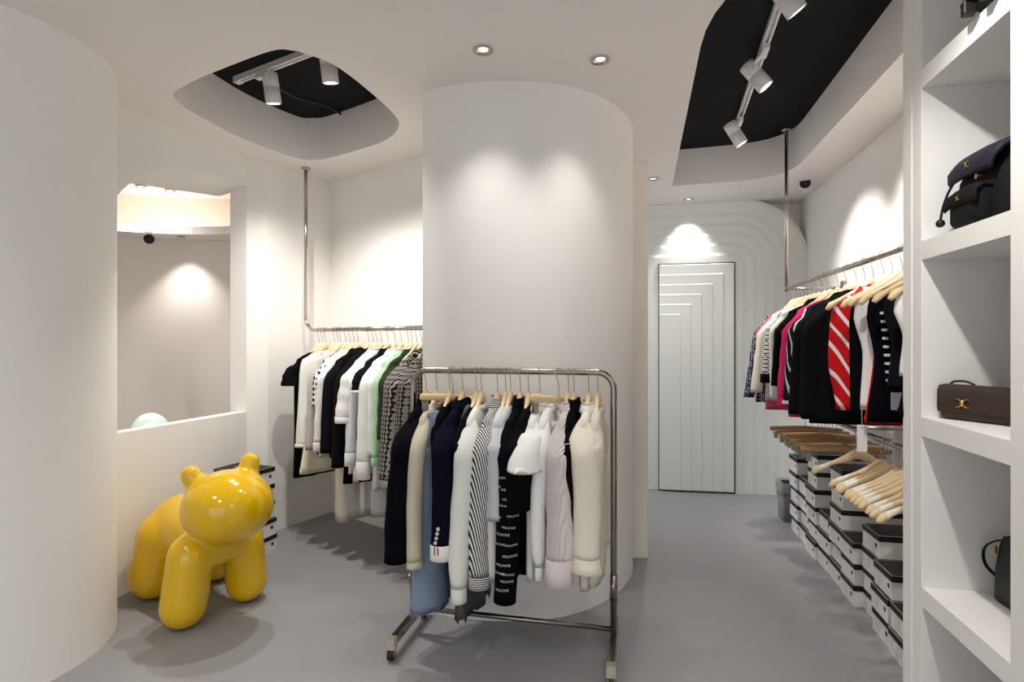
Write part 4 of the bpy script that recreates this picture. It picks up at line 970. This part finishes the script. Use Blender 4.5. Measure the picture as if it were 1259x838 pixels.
def sup(w, d, z, e=.5, n=40, ox=0, oy=0, wob=0):
    return [(ox+w*math.copysign(abs(math.cos(2*PI*k/n))**e, math.cos(2*PI*k/n)), oy+d*math.copysign(abs(math.sin(2*PI*k/n))**e, math.sin(2*PI*k/n)), z+wob*math.sin(k*.9)) for k in range(n)]
BPM = mat('black_bag_suede', (18,17,19), .85, spec=.2, bump=(500,.4,.001)); NVQ = mat('navy_quilted_flap', (30,29,46), .7, spec=.3, bump=(55,.5,.004)); BLKL = mat('black_leather', (16,16,17), .45, spec=.4, bump=(320,.25,.001))
BRL = mat('dark_brown_canvas', (58,46,40), .6, spec=.3, var=.3, bump=(400,.2,.001)); TAN = mat('tan_leather', (140,92,52), .5)
X1, Y1, Z1 = Vector((1,0,0)), Vector((0,1,0)), Vector((0,0,1))
# backpack
t = thing('backpack', 'black backpack with a navy flap and two gold clasps on the upper shelf', 'backpack', uv(2.085,1.13,1.7605), BRZ)
m = MB(); m.rings([sup(.130,.062,0,.35), sup(.145,.072,.012,.4), sup(.150,.075,.08,.45), sup(.142,.070,.17,.5), sup(.120,.055,.215,.55), sup(.105,.045,.225,.6)]); m.build('body', BPM, t)
m = MB()   # big flap draped over the top and down the front
prof = [(.060,.20),(.055,.232),(.02,.258),(-.03,.262),(-.072,.245),(-.092,.215),(-.096,.180)]
R = []
for k, (y, z) in enumerate(prof):
    w = .138-.02*max(0, k-4)/2
    R.append([(x, y+.005*math.sin(a), z - .006*(x/.13)**2*0 - (.012*(abs(x)/.13)**4)) for x in [w*(-1+2*i/16) for i in range(17)] for a in (0,)])
top_ = R; bot_ = [[(x, y*.93+.001, z-.012) for x, y, z in r] for r in R]
vs = [p for r in top_ for p in r]+[p for r in bot_ for p in r]; fs = []; n_ = 17; K_ = len(prof); off = n_*K_
for a in range(K_-1):
    for i in range(n_-1): fs.append((a*n_+i, a*n_+i+1, (a+1)*n_+i+1, (a+1)*n_+i)); fs.append((off+a*n_+i, off+(a+1)*n_+i, off+(a+1)*n_+i+1, off+a*n_+i+1))
for i in range(n_-1): fs.append((i, off+i, off+i+1, i+1)); q = (K_-1)*n_; fs.append((q+i, q+i+1, off+q+i+1, off+q+i))
for a in range(K_-1): fs.append((a*n_, (a+1)*n_, off+(a+1)*n_, off+a*n_)); fs.append((a*n_+n_-1, off+a*n_+n_-1, off+(a+1)*n_+n_-1, (a+1)*n_+n_-1))
m.add(vs, fs); fl = m.build('flap', NVQ, t)
m = MB(); emblem(m, (.0,-.097,.205), .016, X1, (Z1*.96-Y1*.1).normalized(), -Y1); m.build('clasp', GOLD, fl)
m = MB(); m.rings([sup(.075,.022,.012,.4,oy=-.082), sup(.086,.030,.03,.45,oy=-.084), sup(.086,.030,.11,.45,oy=-.084), sup(.078,.022,.125,.5,oy=-.082)]); pk = m.build('front_pocket', BPM, t)
m = MB(); R = [[(x*.092, y, z-.01*abs(x)**3) for x in [-1+2*i/12 for i in range(13)]] for y, z in ((-.070,.128),(-.10,.136),(-.120,.120),(-.1215,.085))]
R2 = [[(x, y+.006, z-.006) for x, y, z in r] for r in R]; ring = [a+b[::-1] for a, b in zip(R, R2)]; m.rings(ring); m.build('pocket_flap', BPM, pk)
m = MB(); emblem(m, (0,-.1225,.100), .012, X1, Z1, -Y1); m.build('clasp', GOLD, pk)
m = MB(); m.tube(catmull([(-.10,-.07,.20),(-.135,-.085,.15),(-.150,-.095,.10),(-.155,-.10,.06)], 6, False), .004, 8); m.sphere((-.156,-.10,.048), .014, 16, 10); m.build('drawstring', BLKL, t)
m = MB(); m.tube(catmull([(-.06,.05,.225),(-.05,.075,.27),(.0,.085,.285),(.05,.075,.27),(.06,.05,.225)], 6, False), .008, 10); m.build('top_handle', BLKL, t)
for sx in (-.06,.06):
    m = MB(); m.tube(catmull([(sx,.07,.21),(sx*1.3,.11,.14),(sx*1.4,.10,.06),(sx*1.5,.07,.02)], 6, False), .012, 8, flat=.4); m.build('shoulder_strap', BLKL, t)
m = MB(); m.cyl((.045,-.078,.155),(.045,-.095,.155),.008,n=12); m.build('stud', GOLD, t)
# brown shoulder bag
Pb = Vector((1.512,2.0)); Qb = Vector((1.588,1.80)); axb = (Qb-Pb).normalized(); rzb = math.atan2(axb.y, axb.x)
cb = (Pb+Qb)/2+Vector((-axb.y, axb.x))*.045
t = thing('shoulder_bag', 'dark brown oblong shoulder bag with a gold clasp on the middle shelf', 'bag', (cb.x,cb.y,1.1255), rzb)
m = MB()
def xr(prof_yz, w, steps=14):
    R = []
    for k in range(steps+1):
        x = -w+2*w*k/steps; e = 1.0 if abs(x) < w*.9 else .97
        R.append([(x, y*e, z) for y, z in prof_yz])
    return R
bodyp = [(.042*math.copysign(abs(math.cos(a))**.5, math.cos(a)), .060+.058*math.copysign(abs(math.sin(a))**.6, math.sin(a))) for a in [2*PI*i/32 for i in range(32)]]
zb0 = min(z for _, z in bodyp); bodyp = [(y, z-zb0) for y, z in bodyp]
R = [[(x, y*e, (z-.06)*e2+.06-(.06*(1-e2))) for y, z in bodyp] for x, e, e2 in ((-.108,.6,.9),(-.106,.9,.97),(-.10,1,1),(.10,1,1),(.106,.9,.97),(.108,.6,.9))]
m.rings(R, 0, True, True); m.build('body', BRL, t)
m = MB(); fp = [(.043,.100),(.036,.119),(.0,.123),(-.036,.119),(-.046,.100),(-.047,.045),(-.044,.030)]
ring = []
for x in (-.112,-.111,-.05,0,.05,.111,.112):
    ring.append([(x, y, z) for y, z in fp]+[(x, y*.93, z-.004) for y, z in fp[::-1]])
m.rings(ring); fl = m.build('flap', BRL, t)
m = MB(); emblem(m, (-.028,-.0485,.062), .025, X1, Z1, -Y1); m.build('clasp', GOLD, fl)
m = MB(); m.tube(catmull([(-.10,.0,.118),(-.085,.005,.132),(-.05,.008,.133),(-.02,.0,.124)], 6, False), .004, 8); m.tube(catmull([(.105,0,.10),(.128,.0,.11),(.15,.01,.13),(.165,.04,.11)], 6, False), .005, 8); m.build('strap', BRL, t)
m = MB(); m.box((.107,-.010,.062),(.114,.010,.100)); m.build('strap_tab', TAN, t, bevel=.002)
# rounded black bag mostly hidden by the near upright
t = thing('handbag', 'rounded black handbag beside the brown bag, half hidden by the near upright', 'bag', uv(2.0,1.265,1.1255), BRZ)
m = MB(); R = []
for y, e in ((-.04,.9),(-.045,.96),(-.03,1),(.03,1),(.045,.96),(.04,.9)):
    R.append([(.10*e*math.copysign(abs(math.cos(a))**.8, math.cos(a)), y, .098+.098*e*math.copysign(abs(math.sin(a))**.8, math.sin(a))) for a in [2*PI*i/36 for i in range(36)]])
zz = min(p[2] for r in R for p in r); m.rings([[(x,y,z-zz) for x,y,z in r] for r in R]); m.build('body', BLKL, t)
m = MB(); m.tube(catmull([(-.07,0,.16),(-.05,0,.24),(0,0,.27),(.05,0,.24),(.07,0,.16)], 6, False), .005, 8); m.build('handle', TAN, t)
# lower handbag with a loop strap
t = thing('handbag', 'black leather handbag with a looped strap and gold clip on the lowest shelf', 'bag', uv(2.16,1.255,.5125), BRZ+math.radians(6))
m = MB(); m.rings([sup(.100,.05,0,.3), sup(.108,.056,.008,.35), sup(.106,.054,.10,.35), sup(.098,.046,.19,.4), sup(.090,.038,.222,.45), sup(.080,.03,.226,.5)]); m.build('body', BLKL, t)
m = MB()
loop = catmull([(-.080,-.02,.208),(-.105,-.035,.200),(-.132,-.05,.172),(-.143,-.052,.138),(-.134,-.05,.105),(-.115,-.035,.08),(-.098,-.02,.068)], 6, False)
R = [[Vector(p)+Vector((0,.009*a,.0))+Vector((0,0,.0022*b)) for a, b in ((-1,-1),(1,-1),(1,1),(-1,1))] for p in loop]
m.tube(loop, .009, 10, flat=.35); m.build('strap', BLKL, t)
m = MB(); m.box((-.088,-.058,.165),(-.078,-.050,.190)); m.build('clip', GOLD, t, bevel=.0015)
# something dark and pale standing on the top shelf: a pair of open sandals
for k, (uu, vv, lb) in enumerate(((1.945,1.05,'black and pale strappy sandal on the top shelf, farther of two'),(1.855,1.05,'black and pale strappy sandal on the top shelf, nearer of two'))):
    t = thing('sandal', lb, 'sandal', uv(uu,vv,2.3805), BRZ+math.radians(80), 'sandals on the top shelf')
    m = MB(); R = []
    for s in range(9):
        x = -.09+.18*s/8; w = .026+.010*math.sin(s/8*PI); z = .035*smooth((4-s)/4)
        R.append([(x,-w,z+.004),(x,w,z+.004),(x,w,z+.012),(x,-w,z+.012)])
    m.rings(R, 0, True, True, False); m.build('sole', BLKL, t)
    m = MB(); m.box((-.092,-.016,0),(-.060,.016,.045)); m.build('heel', BLKL, t, bevel=.003)
    m = MB(); m.tube([(.03+0*a, .034*math.cos(a), .010+.040*math.sin(a)) for a in [PI*i/10 for i in range(11)]], .011, 8, flat=.3); m.build('strap', PALEG, t)

for o_ in list(SC.objects):
    if o_.parent is None and o_.name.split('.')[0] in ('backpack','shoulder_bag','handbag','sandal'):
        o_.location = (o_.location.x*KS, o_.location.y*KS, 1.4+(o_.location.z-1.4)*KS); o_.scale = (KS,KS,KS)
# ================================================================== LIGHTS BEHIND THE VIEWER, WORLD, CAMERA
for x, y, pw in ((-1.2,.2,75),(.6,.7,26),(-.4,-1.3,95),(1.2,-1.0,110),(-1.9,1.0,30)):
    spot('fill_spot', (x,y,CEIL-.04), (x,y,0), pw, 130, 1, r=.08)  # added fill spots without fixtures, raising the ambient light
w = bpy.data.worlds.new('world'); SC.world = w; w.use_nodes = True
w.node_tree.nodes['Background'].inputs[0].default_value = (.93,.96,1,1); w.node_tree.nodes['Background'].inputs[1].default_value = 1.3
cam = bpy.data.cameras.new('camera'); cam.sensor_width = 36; cam.sensor_fit = 'HORIZONTAL'; cam.lens = F/1259*36; cam.clip_start = .02
co = bpy.data.objects.new('camera', cam); C.objects.link(co); co.location = (0,0,CAMZ); co.rotation_euler = (PI/2,0,0); SC.camera = co
vs = SC.view_settings; vs.view_transform = 'Standard'; vs.look = 'None'; vs.gamma = 1; vs.use_curve_mapping = False; vs.exposure = 0.36
SC.cycles.max_bounces = 10; SC.cycles.diffuse_bounces = 6; SC.cycles.sample_clamp_indirect = 6
try: SC.cycles.use_denoising = True; SC.cycles.denoiser = 'OPENIMAGEDENOISE'
except Exception: pass
